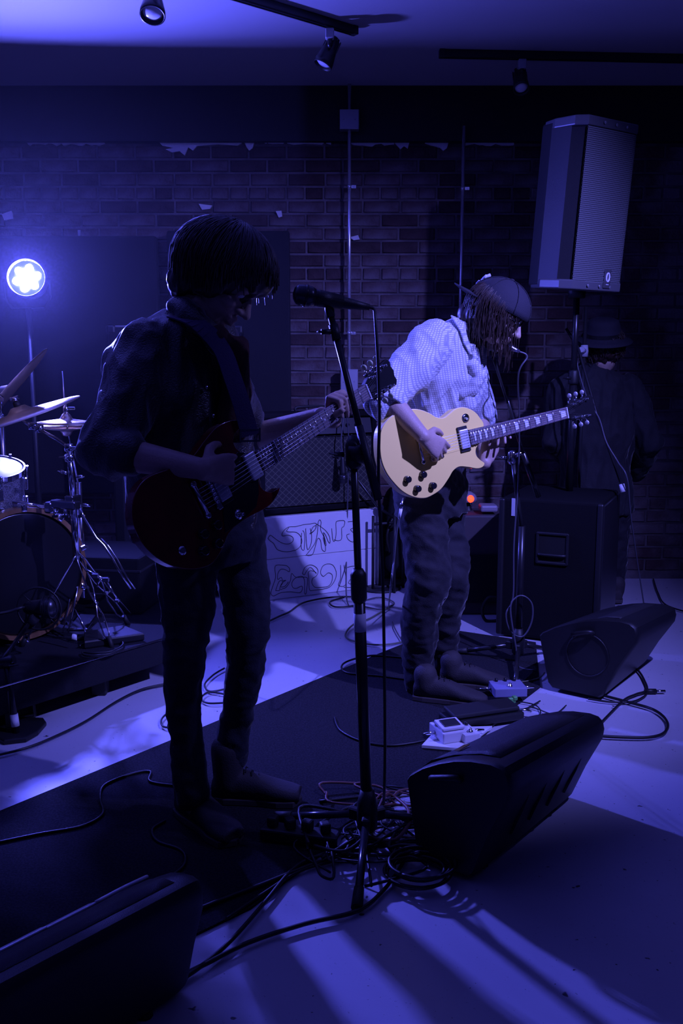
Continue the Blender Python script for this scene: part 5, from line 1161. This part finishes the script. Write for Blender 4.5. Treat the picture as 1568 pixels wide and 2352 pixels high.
def head(bm, c, f, u, sc=1.0):
    c = V(c); f = V(f).normalized(); u = (V(u)-f*V(u).dot(f)).normalized(); s = u.cross(f)
    R = Matrix((f, s, u)).transposed(); P = lambda a, b_, d: c+(f*a+s*b_+u*d)*sc
    ell(bm, P(-.012, 0, .028), .098*sc, .076*sc, .09*sc, R, 24, 14); ell(bm, P(.026, 0, -.03), .064*sc, .06*sc, .078*sc, R, 20, 12)
    ell(bm, P(.034, 0, -.078), .048*sc, .046*sc, .036*sc, R); ell(bm, P(.072, 0, -.098), .02*sc, .022*sc, .018*sc, R)
    limb(bm, [(P(.086, 0, .02), .008*sc), (P(.102, 0, -.006), .0095*sc), (P(.114, 0, -.026), .0115*sc)], 10)
    for q in (-1, 1):
        limb(bm, [(P(.103, q*.010, -.03), .008*sc), (P(.092, q*.014, -.028), .008*sc)], 8)
        limb(bm, [(P(.088, q*.012, .028), .010*sc), (P(.080, q*.042, .026), .011*sc)], 8)
        ell(bm, P(.062, q*.040, -.022), .026*sc, .022*sc, .02*sc, R, 12, 8)
        ell(bm, P(.0735, q*.031, .010), .0135*sc, .0165*sc, .010*sc, R, 12, 8)
        ell(bm, P(-.008, q*.079, -.005), .019*sc, .007*sc, .032*sc, R, 12, 8)
        limb(bm, [(P(.010, q*.048, -.075), .02*sc), (P(.045, q*.034, -.088), .018*sc)], 8)
    limb(bm, [(P(.086, -.018, -.053), .006*sc), (P(.094, 0, -.052), .0085*sc), (P(.086, .018, -.053), .006*sc)], 8)
    limb(bm, [(P(.084, -.016, -.066), .006*sc), (P(.091, 0, -.068), .009*sc), (P(.084, .016, -.066), .006*sc)], 8)
    return P, R
def eyes(P, parent):
    for q in (-1, 1):
        bm = B(); ell(bm, P(.0785, q*.031, .0075), .0105, .0115, .0075, None, 12, 8); e = obj('eye', bm, M_eye, parent)
def strands(name, c, R, rad, m, parent, n, crown, amax, hang, seed=1, r=.0016, arc=(0, 2*PI), jit=.06, g=V((0, 0, -1)), curl=0.0, front=0.0):
    """locks of hair running from the crown over an ellipsoid of radii rad (local axes R), then hanging"""
    rnd = random.Random(seed); bm = B(); c = V(c)
    for i in range(n):
        ph = rnd.uniform(*arc); fr0 = max(0, math.cos(ph))*front; am = amax*rnd.uniform(.75, 1.05)*(1-.26*fr0); k = 1+rnd.uniform(-jit*.3, jit); pts = []; tw = rnd.uniform(-.25, .25); c0 = rnd.uniform(0, 6)
        a0_ = rnd.uniform(.0, .5)
        for j in range(7):
            a = a0_+(am-a0_)*j/6.; q = ph+tw*j/6.
            l = V((rad[0]*math.sin(a)*math.cos(q), rad[1]*math.sin(a)*math.sin(q), rad[2]*math.cos(a)))*k
            l = crown @ l; pts.append(c+R @ l)
        h = hang*rnd.uniform(.4, 1.1)*(1-.75*fr0); d = (pts[-1]-pts[-2]).normalized()
        for j in range(4):
            d = (d*.45+g*.7+V((rnd.uniform(-1, 1), rnd.uniform(-1, 1), 0))*.12).normalized(); pts.append(pts[-1]+d*h/4)
        if curl: pts = [p+V((math.sin(c0+t_*1.7), math.cos(c0*1.3+t_*1.9), math.sin(c0*.7+t_*2.1)))*curl for t_, p in enumerate(pts)]
        L_ = len(pts); add_tube(bm, pts, [r*(1-.55*t_/L_) for t_ in range(L_)], 4, caps=False)
    o = obj(name, bm, m, parent)
    for p in o.data.polygons: p.use_smooth = True
    return o
def shoe(parent, heel, d, L=.285, boot=.0, m=None, label=None):
    heel = V((heel.x, heel.y, 0)); d = V((d[0], d[1], 0)).normalized(); s = V((-d.y, d.x, 0)); z = V((0, 0, 1)); g = .018
    bm = B(); secs = []
    for t_, w_, h in ((0, .026, .055), (.03, .034, .075), (.09, .038, .085), (.14, .040, .078), (.19, .047, .058), (.235, .047, .045), (.27, .036, .036), (L, .018, .026)):
        secs.append((heel+d*t_+z*(g+h/2), s*w_, z*h/2))
    loft(bm, secs, 16); limb(bm, [(heel+d*.05+z*.07, .045), (heel+d*.045+z*(.11+boot), .047)], 14)
    sh = blob('shoe', bm, .006, m or M_shoe, parent, 4)
    bm = B(); out_ = [(-.004, 0), (0, .028), (.04, .036), (.10, .036), (.15, .038), (.20, .048), (.25, .044), (L-.005, .026), (L+.008, 0)]; poly = out_+[(a, -b_) for a, b_ in out_[-2:0:-1]]
    M = mk(Matrix((d, s, z)).transposed(), heel+V((0, 0, .0075))); add_prism(bm, poly, 0, .02, M, .003); obj('sole', bm, M_sole, sh)
    bm = B()
    for k in range(5):
        a = heel+d*(.105+.018*k)+z*(.108-.010*k+g*.3); add_tube(bm, [a-s*.018-z*.008, a+z*.002, a+s*.018-z*.008], .0022, 5)
    obj('lace', bm, M_black, sh)
    return sh
def J(x, y, Y): return at(x, y, Y)
def X(j, k=1.0): return [(p, r*k) for p, r in j]

# ------------------------------------------------------------------ front guitarist
def onG(px, py, off, O): n = O.to_3x3() @ V((0, 0, 1)); return onp(px, py, O.translation+n*off, n)
root = thing('person', 'long-haired man in a dark jacket and jeans bent over a dark cherry guitar, in front', 'person', fl(500, 1880))
hc = J(507, 645, 2.46); hf = V((.74, -.22, -.63)); hu = V((.62, -.05, .77))
sR = J(325, 842, 2.37); eR = J(240, 1035, 2.24); wR = onG(468, 1078, .055, OS)
sL = J(505, 850, 2.66); eL = J(572, 1010, 2.84); wL = J(738, 955, 2.64)
print('arms', (sR-eR).length, (eR-wR).length, (sL-eL).length, (eL-wL).length, wR)
rl = [(J(428, 1240, 2.45), .085), (J(432, 1400, 2.42), .074), (J(425, 1490, 2.41), .058), (J(420, 1600, 2.43), .050), (J(428, 1710, 2.44), .043), (J(440, 1800, 2.44), .036), (J(445, 1850, 2.44), .034)]
ll = [(J(540, 1235, 2.60), .085), (J(560, 1340, 2.58), .074), (J(570, 1450, 2.56), .062), (J(562, 1540, 2.57), .054), (J(545, 1640, 2.60), .046), (J(528, 1740, 2.62), .036), (J(520, 1780, 2.62), .034)]
bm = B(); P, Rh = head(bm, hc, hf, hu)
ds = V((.73, -.67, 0)).normalized(); ss_ = V((.67, .73, 0)).normalized()
limb(bm, [(hc-hf*.03-hu*.06, .055), (J(448, 742, 2.49), .058)], 14)
loft(bm, [(J(452, 1240, 2.52), ss_*.16, ds*.11), (J(440, 1080, 2.52), ss_*.15, ds*.10), (J(418, 900, 2.50), ss_*.17, ds*.11), (J(412, 800, 2.50), ss_*.16, ds*.09), (J(440, 740, 2.49), ss_*.08, ds*.07)])
limb(bm, [(sR, .05), (eR, .043), (lerp(eR, wR, .3), .041), (lerp(eR, wR, .92), .027), (wR, .025)], 14); limb(bm, [(sL, .05), (eL, .043), (lerp(eL, wL, .3), .041), (lerp(eL, wL, .92), .027), (wL, .025)], 14)
limb(bm, X(rl, .8), 14); limb(bm, X(ll, .8), 14)
nS = OS.to_3x3() @ V((0, 0, 1)); xS = OS.to_3x3() @ V((1, 0, 0)); yS = OS.to_3x3() @ V((0, 1, 0))
kR = onG(545, 1078, .045, OS)
hand(bm, wR, (kR-wR)*1.0, -nS, yS, ((30, 50, 30), (38, 55, 30), (45, 55, 30), (50, 55, 30)), 1.0)
hL = J(764, 965, 2.62); kL = J(772, 893, 2.575)
limb(bm, [(wL, .026), (hL, .025)], 12)
hand(bm, hL, (kL-hL), nS*1.0, -xS, ((78, 72, 12), (80, 76, 14), (82, 76, 16), (84, 76, 20)), .98, thumb=((.5, .6, .5), (.7, .2, .7), (.8, 0, .8)))
blob('body', bm, .0042, M_skin, root, 2)
eyes(P, root)
# hair
bm = B(); Rw = Rh
ell(bm, P(-.018, 0, .040), .118, .098, .098, Rh, 24, 14); ell(bm, P(-.06, 0, -.015), .075, .09, .10, Rh)
ell(bm, P(.045, 0, .062), .075, .08, .058, Rh)
for q in (-1, 1): ell(bm, P(-.01, q*.07, .0), .062, .026, .062, Rh)
hb_ = blob('hair', bm, .006, M_hair, root, 5, folds(.004, 26, hu, 5, 2))
strands('hair_lock', P(-.018, 0, .035), Rh, (.142, .116, .116), M_hair, hb_, 900, Matrix.Rotation(-.25, 3, 'Y'), 1.9, .06, 4, .0026, front=1.0)
# jacket
bm = B()
loft(bm, [(J(458, 1225, 2.52), ss_*.195, ds*.135), (J(450, 1150, 2.52), ss_*.19, ds*.13), (J(436, 1060, 2.52), ss_*.19, ds*.13), (J(415, 900, 2.50), ss_*.205, ds*.14), (J(408, 820, 2.50), ss_*.20, ds*.125), (J(420, 765, 2.49), ss_*.15, ds*.10), (J(448, 722, 2.48), ss_*.08, ds*.075)], 28)
limb(bm, [(J(345, 800, 2.40), .078), (sR, .078), (lerp(sR, eR, .5), .07), (eR, .062), (lerp(eR, wR, .22), .056)], 16)
limb(bm, [(J(490, 810, 2.6), .07), (sL, .072), (lerp(sL, eL, .6), .062), (eL, .056)], 16)
limb(bm, [(J(400, 700, 2.42), .028), (J(470, 745, 2.38), .026), (J(505, 790, 2.42), .022)], 10)
jk = blob('jacket', bm, .0075, M_jacket, root, 4, folds(.011, 9, (0.2, 0, 1), 2.2, 5))
bm = B()
for k, (x, y) in enumerate(((475, 890), (490, 955), (505, 1010))): 
    q = J(x, y, 2.37); add_lathe(bm, [(.006, 0), (.005, .003), (.001, .0035)], mk(frame_from(ds), q), 10)
obj('buttons', bm, M_chrome, jk).name = 'button'
# shirt collar showing reddish at the throat
bm = B(); limb(bm, [(J(500, 775, 2.37), .03), (J(540, 800, 2.42), .034), (J(548, 900, 2.42), .04), (J(535, 980, 2.4), .04)], 12)
blob('shirt', bm, .008, mat('dark_red_shirt', (.09, .03, .022), .85, noise_scale=14, noise_amt=.5, bump=.3, bump_scale=220), root, 4, folds(.006, 16, (0, 0, 1), 3, 8))
# jeans
bm = B(); limb(bm, X(rl[:-1], 1.0), 16); limb(bm, X(ll[:-1], 1.0), 16)
loft(bm, [(J(485, 1290, 2.52), ss_*.15, ds*.10), (J(480, 1230, 2.52), ss_*.175, ds*.125), (J(468, 1150, 2.52), ss_*.165, ds*.12)], 24)
limb(bm, [(rl[4][0], .046), (rl[5][0]+V((0, 0, -.03)), .050)], 14); limb(bm, [(ll[4][0], .05), (ll[5][0], .050)], 14)
blob('jeans', bm, .007, M_denim, root, 4, folds(.004, 12, (0, .3, 1), .8, 3))
shoe(root, fl(415, 1870), (.68, -.73), .265, .06); shoe(root, fl(488, 1842), (1, -.07), .265, .06)
# strap of the cherry guitar
gS = [o for o in COL.objects if o.name.startswith('electric_guitar')][-1]
bm = B(); pth = [J(400, 725, 2.40), J(455, 745, 2.34), J(508, 800, 2.33), J(535, 870, 2.31), J(555, 930, 2.30), J(574, 1000, 2.30)]; pth = cat(pth, 5)
sd = V((.85, .4, .1)).normalized()
for a, b_ in zip(pth, pth[1:]):
    z = (b_-a).normalized(); add_box(bm, (.046, .004, (b_-a).length*1.15), mk(frame_from(z, sd), (a+b_)/2))
st_ = obj('strap', bm, mat('purple_strap', (.05, .028, .09), .6, bump=.3, bump_scale=300), gS)
bm = B(); q = pth[-1]; 
for s in (-1, 1): add_box(bm, (.004, .004, .03), mk(frame_from((0, 0, 1), sd), q+sd*.026*s))
for zz in (-.014, .014): add_box(bm, (.054, .004, .005), mk(frame_from((0, 0, 1), sd), q+V((0, 0, zz))))
obj('buckle', bm, M_chrome, st_)

# ------------------------------------------------------------------ guitarist in the cap
root = thing('person', 'man in a backwards cap and pale checked shirt playing the pale gold guitar', 'person', fl(1010, 1590))
hc = J(1140, 722, 3.52); hf = V((.80, -.24, -.52)); hu = V((.52, -.1, .84))
sR = J(985, 800, 3.40); eR = J(888, 915, 3.22); wR = onG(972, 1003, .06, OL)
sL = J(1065, 830, 3.74); eL = J(1100, 960, 3.86); wL = J(1112, 1045, 3.62)
print('arms2', (sR-eR).length, (eR-wR).length, (sL-eL).length, (eL-wL).length, wR)
rl = [(J(958, 1120, 3.52), .09), (J(975, 1230, 3.50), .09), (J(985, 1330, 3.46), .082), (J(965, 1420, 3.49), .072), (J(962, 1510, 3.52), .064), (J(966, 1568, 3.53), .06)]
ll = [(J(1000, 1130, 3.72), .095), (J(1022, 1230, 3.68), .09), (J(1033, 1330, 3.62), .080), (J(1018, 1420, 3.66), .068), (J(1016, 1500, 3.70), .062), (J(1018, 1548, 3.71), .06)]
bm = B(); P, Rh = head(bm, hc, hf, hu)
ds = V((.80, -.60, 0)).normalized(); ss_ = V((.60, .80, 0)).normalized()
limb(bm, [(hc-hf*.03-hu*.06, .054), (J(1062, 770, 3.56), .058)], 14)
loft(bm, [(J(985, 1120, 3.62), ss_*.14, ds*.10), (J(1000, 980, 3.6), ss_*.13, ds*.09), (J(1015, 870, 3.58), ss_*.15, ds*.10), (J(1035, 790, 3.56), ss_*.13, ds*.08), (J(1052, 755, 3.55), ss_*.07, ds*.06)])
limb(bm, [(sR, .05), (eR, .040), (lerp(eR, wR, .3), .040), (lerp(eR, wR, .9), .027), (wR, .025)], 14); limb(bm, [(sL, .05), (eL, .042), (lerp(eL, wL, .35), .039), (wL, .027)], 14)
limb(bm, X(rl, .55), 14); limb(bm, X(ll, .55), 14)
nL = nz; xL = OL.to_3x3() @ V((1, 0, 0)); yL = OL.to_3x3() @ V((0, 1, 0))
kR = onG(1022, 1040, .05, OL)
hand(bm, wR, (kR-wR), -nL, yL, ((22, 38, 25), (30, 42, 25), (36, 42, 28), (40, 42, 28)), 1.0)
nk = OL @ V((.10, -.02, -.03)); wL2 = nk+V((-.005, .03, -.095)); limb(bm, [(wL, .027), (wL2, .026)], 12)
hand(bm, wL2, V((.25, .05, .9)), nL+V((.1, 0, .0)), xL, ((20, 60, 45), (38, 70, 45), (50, 70, 45), (56, 75, 45)), .98, thumb=((.7, .3, -.1), (.9, .1, .1), (.8, .0, .6)), fan=.12)
bd = blob('body', bm, .0045, M_skin, root, 2)
eyes(P, root)
# cap
fr_ = V((.88, -.16, -.44)).normalized(); ur = (hu-fr_*hu.dot(fr_)).normalized(); sr_ = ur.cross(fr_); Rc_ = Matrix((fr_, sr_, ur)).transposed(); cc = P(-.008, 0, .032)
Mc_ = mk(Rc_, cc); bm = B(); rs = []
for k in range(9):
    a = PI/2*k/8.5; rs.append([Mc_ @ V((.122*math.cos(a)*math.cos(2*PI*j/32), .098*math.cos(a)*math.sin(2*PI*j/32), -.01+.112*math.sin(a))) for j in range(32)])
inner = [[Mc_ @ V((.117*math.cos(2*PI*j/32), .093*math.sin(2*PI*j/32), -.012)) for j in range(32)], [Mc_ @ V((.105*math.cos(2*PI*j/32), .08*math.sin(2*PI*j/32), .05)) for j in range(32)]]
rings(bm, inner[::-1]+rs); cap_ = obj('cap', bm, M_capm, root)
for j in range(6):
    a0_ = 2*PI*j/6; bm = B(); add_tube(bm, [Mc_ @ V((.124*math.cos(a)*math.cos(a0_), .100*math.cos(a)*math.sin(a0_), -.01+.114*math.sin(a))) for a in [PI/2*k/8 for k in range(9)]], .0016, 4); obj('seam', bm, M_capm, cap_)
bm = B(); add_lathe(bm, [(.009, 0), (.007, .006), (.001, .007)], Mc_ @ Matrix.Translation((0, 0, .101)), 12); obj('top_button', bm, M_capm, cap_)
bm = B(); rs = []
for k in range(7):
    x = -.085-.105*k/6.; w_ = .078*math.sqrt(max(0.02, 1-(k/6.)**2.6)); 
    rs.append([Mc_ @ V((x, y, -.008+.012*(1-(y/.08)**2)+dz)) for y, dz in [(-w_, 0), (-w_/2, 0), (0, 0), (w_/2, 0), (w_, 0), (w_, -.004), (w_/2, -.004), (0, -.004), (-w_/2, -.004), (-w_, -.004)]])
rings(bm, rs, smooth=False); obj('brim', bm, M_capm, cap_)
bm = B(); 
for pts in (((-.105, .03, .055), (-.098, .035, .075), (-.085, .03, .088)), ((-.114, .015, .035), (-.11, .02, .05)), ((-.10, -.01, .062), (-.093, -.012, .078))): add_tube(bm, [Mc_ @ V(q) for q in pts], .006, 6)
obj('emblem', bm, mat('pale_thread', (.5, .5, .6), .5), cap_)
# hair
bm = B()
ell(bm, P(-.055, 0, -.03), .065, .082, .085, Rh)
for q in (-1, 1): ell(bm, P(-.005, q*.074, -.035), .052, .022, .075, Rh)
limb(bm, [(P(-.06, 0, -.05), .07), (J(1085, 770, 3.56), .055)], 14)
hb_ = blob('hair', bm, .006, M_hair2, root, 5, folds(.005, 26, hu, 5, 6))
strands('hair_lock', P(-.02, 0, .01), Rh, (.112, .098, .10), M_hair2, hb_, 420, Matrix.Identity(3), 1.75, .16, 9, .0019, arc=(.55, 2*PI-.55))
# beard
bm = B(); ell(bm, P(.05, 0, -.095), .036, .04, .03, Rh); blob('beard', bm, .006, M_hair2, root, 3, folds(.004, 40, hu, 3, 6))
# sunglasses
bm = B()
for q in (-1, 1): add_lathe(bm, [(.001, 0), (.021, 0), (.022, .002), (.02, .005), (.001, .006)], mk(Rh @ Matrix.Rotation(PI/2, 3, 'Y'), P(.094, q*.031, .006)) @ Matrix.Rotation(0, 4, 'Z'), 20)
add_tube(bm, [P(.1, -.012, .012), P(.103, 0, .014), P(.1, .012, .012)], .002, 6)
for q in (-1, 1): add_tube(bm, [P(.097, q*.05, .012), P(.07, q*.068, .012), P(-.01, q*.084, .006)], .0022, 6)
obj('sunglasses', bm, M_blk_gloss, root)
# shirt
bm = B()
loft(bm, [(J(998, 1010, 3.60), ss_*.150, ds*.105), (J(1003, 950, 3.60), ss_*.165, ds*.12), (J(1014, 870, 3.58), ss_*.19, ds*.138), (J(1024, 805, 3.565), ss_*.185, ds*.115), (J(1036, 768, 3.555), ss_*.14, ds*.09), (J(1050, 742, 3.55), ss_*.075, ds*.07)], 32)
c1 = lerp(sR, eR, 1.02)
limb(bm, [(J(1000, 782, 3.46), .075), (sR, .077), (lerp(sR, eR, .5), .073), (c1, .068)], 18)
limb(bm, [(J(1060, 800, 3.66), .07), (sL, .07), (lerp(sL, eL, .6), .07), (eL, .062)], 16)
limb(bm, [(J(1083, 810, 3.50), .032), (J(1082, 860, 3.49), .038), (J(1060, 930, 3.50), .04)], 12)
def shf(p, n, f1=folds(.012, 7.5, (-.25, 0, 1), 4.0, 1), f2=folds(.007, 13, (.6, .1, .8), 4, 7)): return f1(p, n)+f2(p, n)*.6
sh = blob('shirt', bm, .0055, M_shirt, root, 3, shf)
# rolled cuff
ax = (wR-eR).normalized(); bm = B(); ce = eR-V((.005, 0, .0)); cdir = (lerp(sR, eR, 1.0)-sR).normalized(); cdir = (cdir*.7+ax*.5).normalized()
for k, (o_, rr_) in enumerate(((.0, .074), (.012, .078), (.026, .079), (.04, .076))):
    Fc = frame_from(cdir); add_tube(bm, [ce+cdir*(o_)+(Fc.col[0]*math.cos(a)+Fc.col[1]*math.sin(a))*(rr_*(.86+.05*math.sin(2*a+k))) for a in [2*PI*j/24 for j in range(24)]], .0085, 8, closed=True)
blob('rolled_cuff', bm, .0045, M_shirt, sh, 2)
# collar: two leaves
for a, b_, c_, w_ in ((J(1042, 728, 3.50), J(1066, 765, 3.45), J(1080, 812, 3.44), .034), (J(1056, 722, 3.60), J(1082, 790, 3.56), J(1092, 800, 3.54), .024)):
    bm = B(); d1 = (c_-a).normalized(); sd_ = V((-.5, -.75, .2)); sd_ = (sd_-d1*sd_.dot(d1)).normalized()
    nn_ = d1.cross(sd_); rs = []
    for q, ww in ((a, w_*.8), (b_, w_), (lerp(b_, c_, .6), w_*1.0), (c_+d1*.005, w_*.25)):
        rs.append([q-sd_*ww*.3+nn_*.004, q+sd_*ww*1.0+nn_*.002, q+sd_*ww*1.0-nn_*.002, q-sd_*ww*.3-nn_*.004])
    rings(bm, rs, smooth=False); obj('collar', bm, M_shirt, sh)
bm = B(); limb(bm, [(J(1083, 838, 3.45), .022), (J(1100, 862, 3.46), .024), (J(1085, 890, 3.46), .026), (J(1062, 905, 3.46), .02)], 10)
limb(bm, [(J(1080, 800, 3.46), .016), (J(1088, 820, 3.455), .016)], 8)
blob('open_placket', bm, .005, M_shirt, sh, 3, folds(.006, 22, (1, 0, .5), 3, 4))
bm = B(); limb(bm, [(J(1075, 800, 3.53), .05), (J(1070, 870, 3.52), .05)], 12); blob('undershirt', bm, .009, M_capm, root, 3)
# trousers
bm = B(); limb(bm, rl, 16); limb(bm, ll, 16)
loft(bm, [(J(990, 1180, 3.6), ss_*.16, ds*.12), (J(988, 1110, 3.6), ss_*.165, ds*.125), (J(992, 1010, 3.6), ss_*.15, ds*.105)], 24)
blob('trousers', bm, .008, M_trouser, root, 4, folds(.007, 9, (.3, .3, 1), .7, 12))
shoe(root, fl(950, 1608), (.96, -.28), .29, .0); shoe(root, fl(1010, 1575), (.97, -.22), .29, .0)

# ------------------------------------------------------------------ musician at the back, seen from behind
root = thing('person', 'curly-haired musician in a dark hat and jacket with the back turned, far right', 'person', V((J(1368, 1200, 5.02).x, 5.02, 0)))
Y3 = 5.02; hc = J(1378, 805, 5.0); hf = V((-.62, .62, -.48)); hu = V((-.3, .32, .9))
sR = J(1452, 905, Y3); eR = J(1492, 1012, Y3-.05); wR = J(1455, 1095, Y3-.1+.3); sL = J(1288, 900, Y3); eL = J(1272, 1010, Y3); wL = J(1320, 1075, Y3+.2)
bm = B(); P, Rh = head(bm, hc, hf, hu)
limb(bm, [(hc-hu*.07, .055), (J(1362, 862, Y3), .06)], 12)
ds = V((-.2, .98, 0)).normalized(); ss_ = V((.98, .2, 0)).normalized()
rl = [(J(1410, 1160, Y3), .09)]+[(V((J(1410, 1160, Y3).x+.02, Y3, z)), r) for z, r in ((.5, .07), (.15, .055))]; ll = [(J(1330, 1160, Y3), .09)]+[(V((J(1330, 1160, Y3).x-.02, Y3, z)), r) for z, r in ((.5, .07), (.15, .055))]
loft(bm, [(J(1368, 1150, Y3), ss_*.15, ds*.10), (J(1368, 1040, Y3), ss_*.15, ds*.10), (J(1368, 930, Y3), ss_*.19, ds*.1), (J(1366, 870, Y3), ss_*.10, ds*.08)])
limb(bm, [(sR, .045), (eR, .04), (wR, .026)], 12); limb(bm, [(sL, .045), (eL, .04), (wL, .026)], 12); limb(bm, X(rl, .7), 12); limb(bm, X(ll, .7), 12)
hand(bm, wR, V((-.6, .6, -.2)), V((0, 0, -1)), V((-.5, -.5, 0)), ((25, 30, 20),)*4); hand(bm, wL, V((.3, .8, -.1)), V((0, 0, -1)), V((.5, -.3, 0)), ((25, 30, 20),)*4)
blob('body', bm, .006, M_skin, root, 2)
eyes(P, root)
bm = B(); ell(bm, P(-.03, 0, .01), .105, .105, .10, Rh); hb_ = blob('hair', bm, .008, M_hair2, root, 3, folds(.012, 30, (0, 0, 1), 1, 3))
strands('hair_lock', P(-.02, 0, .02), Rh, (.115, .11, .11), M_hair2, hb_, 300, Matrix.Rotation(-.2, 3, 'Y'), 1.9, .06, 3, .0022, curl=.008)
Ht = mk(frame_from((-.05, -.25, 1), (1, 0, -.42)), J(1383, 778, 4.97)); bm = B()
prh = [(.001, .105), (.05, .108), (.078, .098), (.088, .07), (.096, .012), (.13, .0), (.158, -.012), (.158, -.016), (.128, -.006), (.09, .002), (.08, .06), (.001, .07)]
add_lathe(bm, prh, Ht, 36, cap=False); ht_ = obj('hat', bm, M_capm, root); bm = B(); add_lathe(bm, [(.0965, .014), (.0945, .034)], Ht, 36, cap=False); obj('hat_band', bm, M_blackm, ht_)
bm = B()
loft(bm, [(J(1368, 1175, Y3), ss_*.20, ds*.14), (J(1368, 1060, Y3), ss_*.19, ds*.13), (J(1368, 950, Y3), ss_*.225, ds*.14), (J(1368, 895, Y3), ss_*.21, ds*.12), (J(1366, 858, Y3), ss_*.12, ds*.09), (J(1362, 835, Y3), ss_*.07, ds*.07)], 28)
limb(bm, [(J(1440, 890, Y3), .07), (sR, .072), (eR, .065), (lerp(eR, wR, .85), .05)], 14); limb(bm, [(J(1300, 890, Y3), .07), (sL, .07), (eL, .062), (lerp(eL, wL, .85), .05)], 14)
blob('jacket', bm, .009, mat('dark_denim_jacket', (.014, .014, .019), .85, bump=.3, bump_scale=200, sheen=.2), root, 4, folds(.011, 11, (0, 0, 1), 2.5, 2))
bm = B(); limb(bm, X(rl, 1.05), 14); limb(bm, X(ll, 1.05), 14); loft(bm, [(J(1368, 1220, Y3), ss_*.15, ds*.11), (J(1368, 1140, Y3), ss_*.17, ds*.12)], 20)
blob('trousers', bm, .009, M_trouser, root, 4, folds(.007, 14, (0, 0, 1), 1, 12))
shoe(root, V((rl[0][0].x+.02, Y3-.08, 0)), (.1, 1), .28); shoe(root, V((ll[0][0].x-.02, Y3-.08, 0)), (-.2, 1), .28)

# ================================================================== thin stage haze around the blue light
m = bpy.data.materials.new('stage_haze'); m.use_nodes = True; nt = m.node_tree; nt.nodes.clear()
o_ = nt.nodes.new('ShaderNodeOutputMaterial'); vs_ = nt.nodes.new('ShaderNodeVolumeScatter'); vs_.inputs['Color'].default_value = (.9, .9, .95, 1)
vs_.inputs['Density'].default_value = .0045; vs_.inputs['Anisotropy'].default_value = .55; nt.links.new(vs_.outputs[0], o_.inputs['Volume'])
bm = B(); add_box(bm, (3.0, 2.1, CZ-.04), Matrix.Translation((-1.65, 4.22, CZ/2+.001)))
hz = obj('haze', bm, m); top(hz, 'thin bluish stage haze hanging around the round blue stage light above the drums', 'haze', kind='stuff')
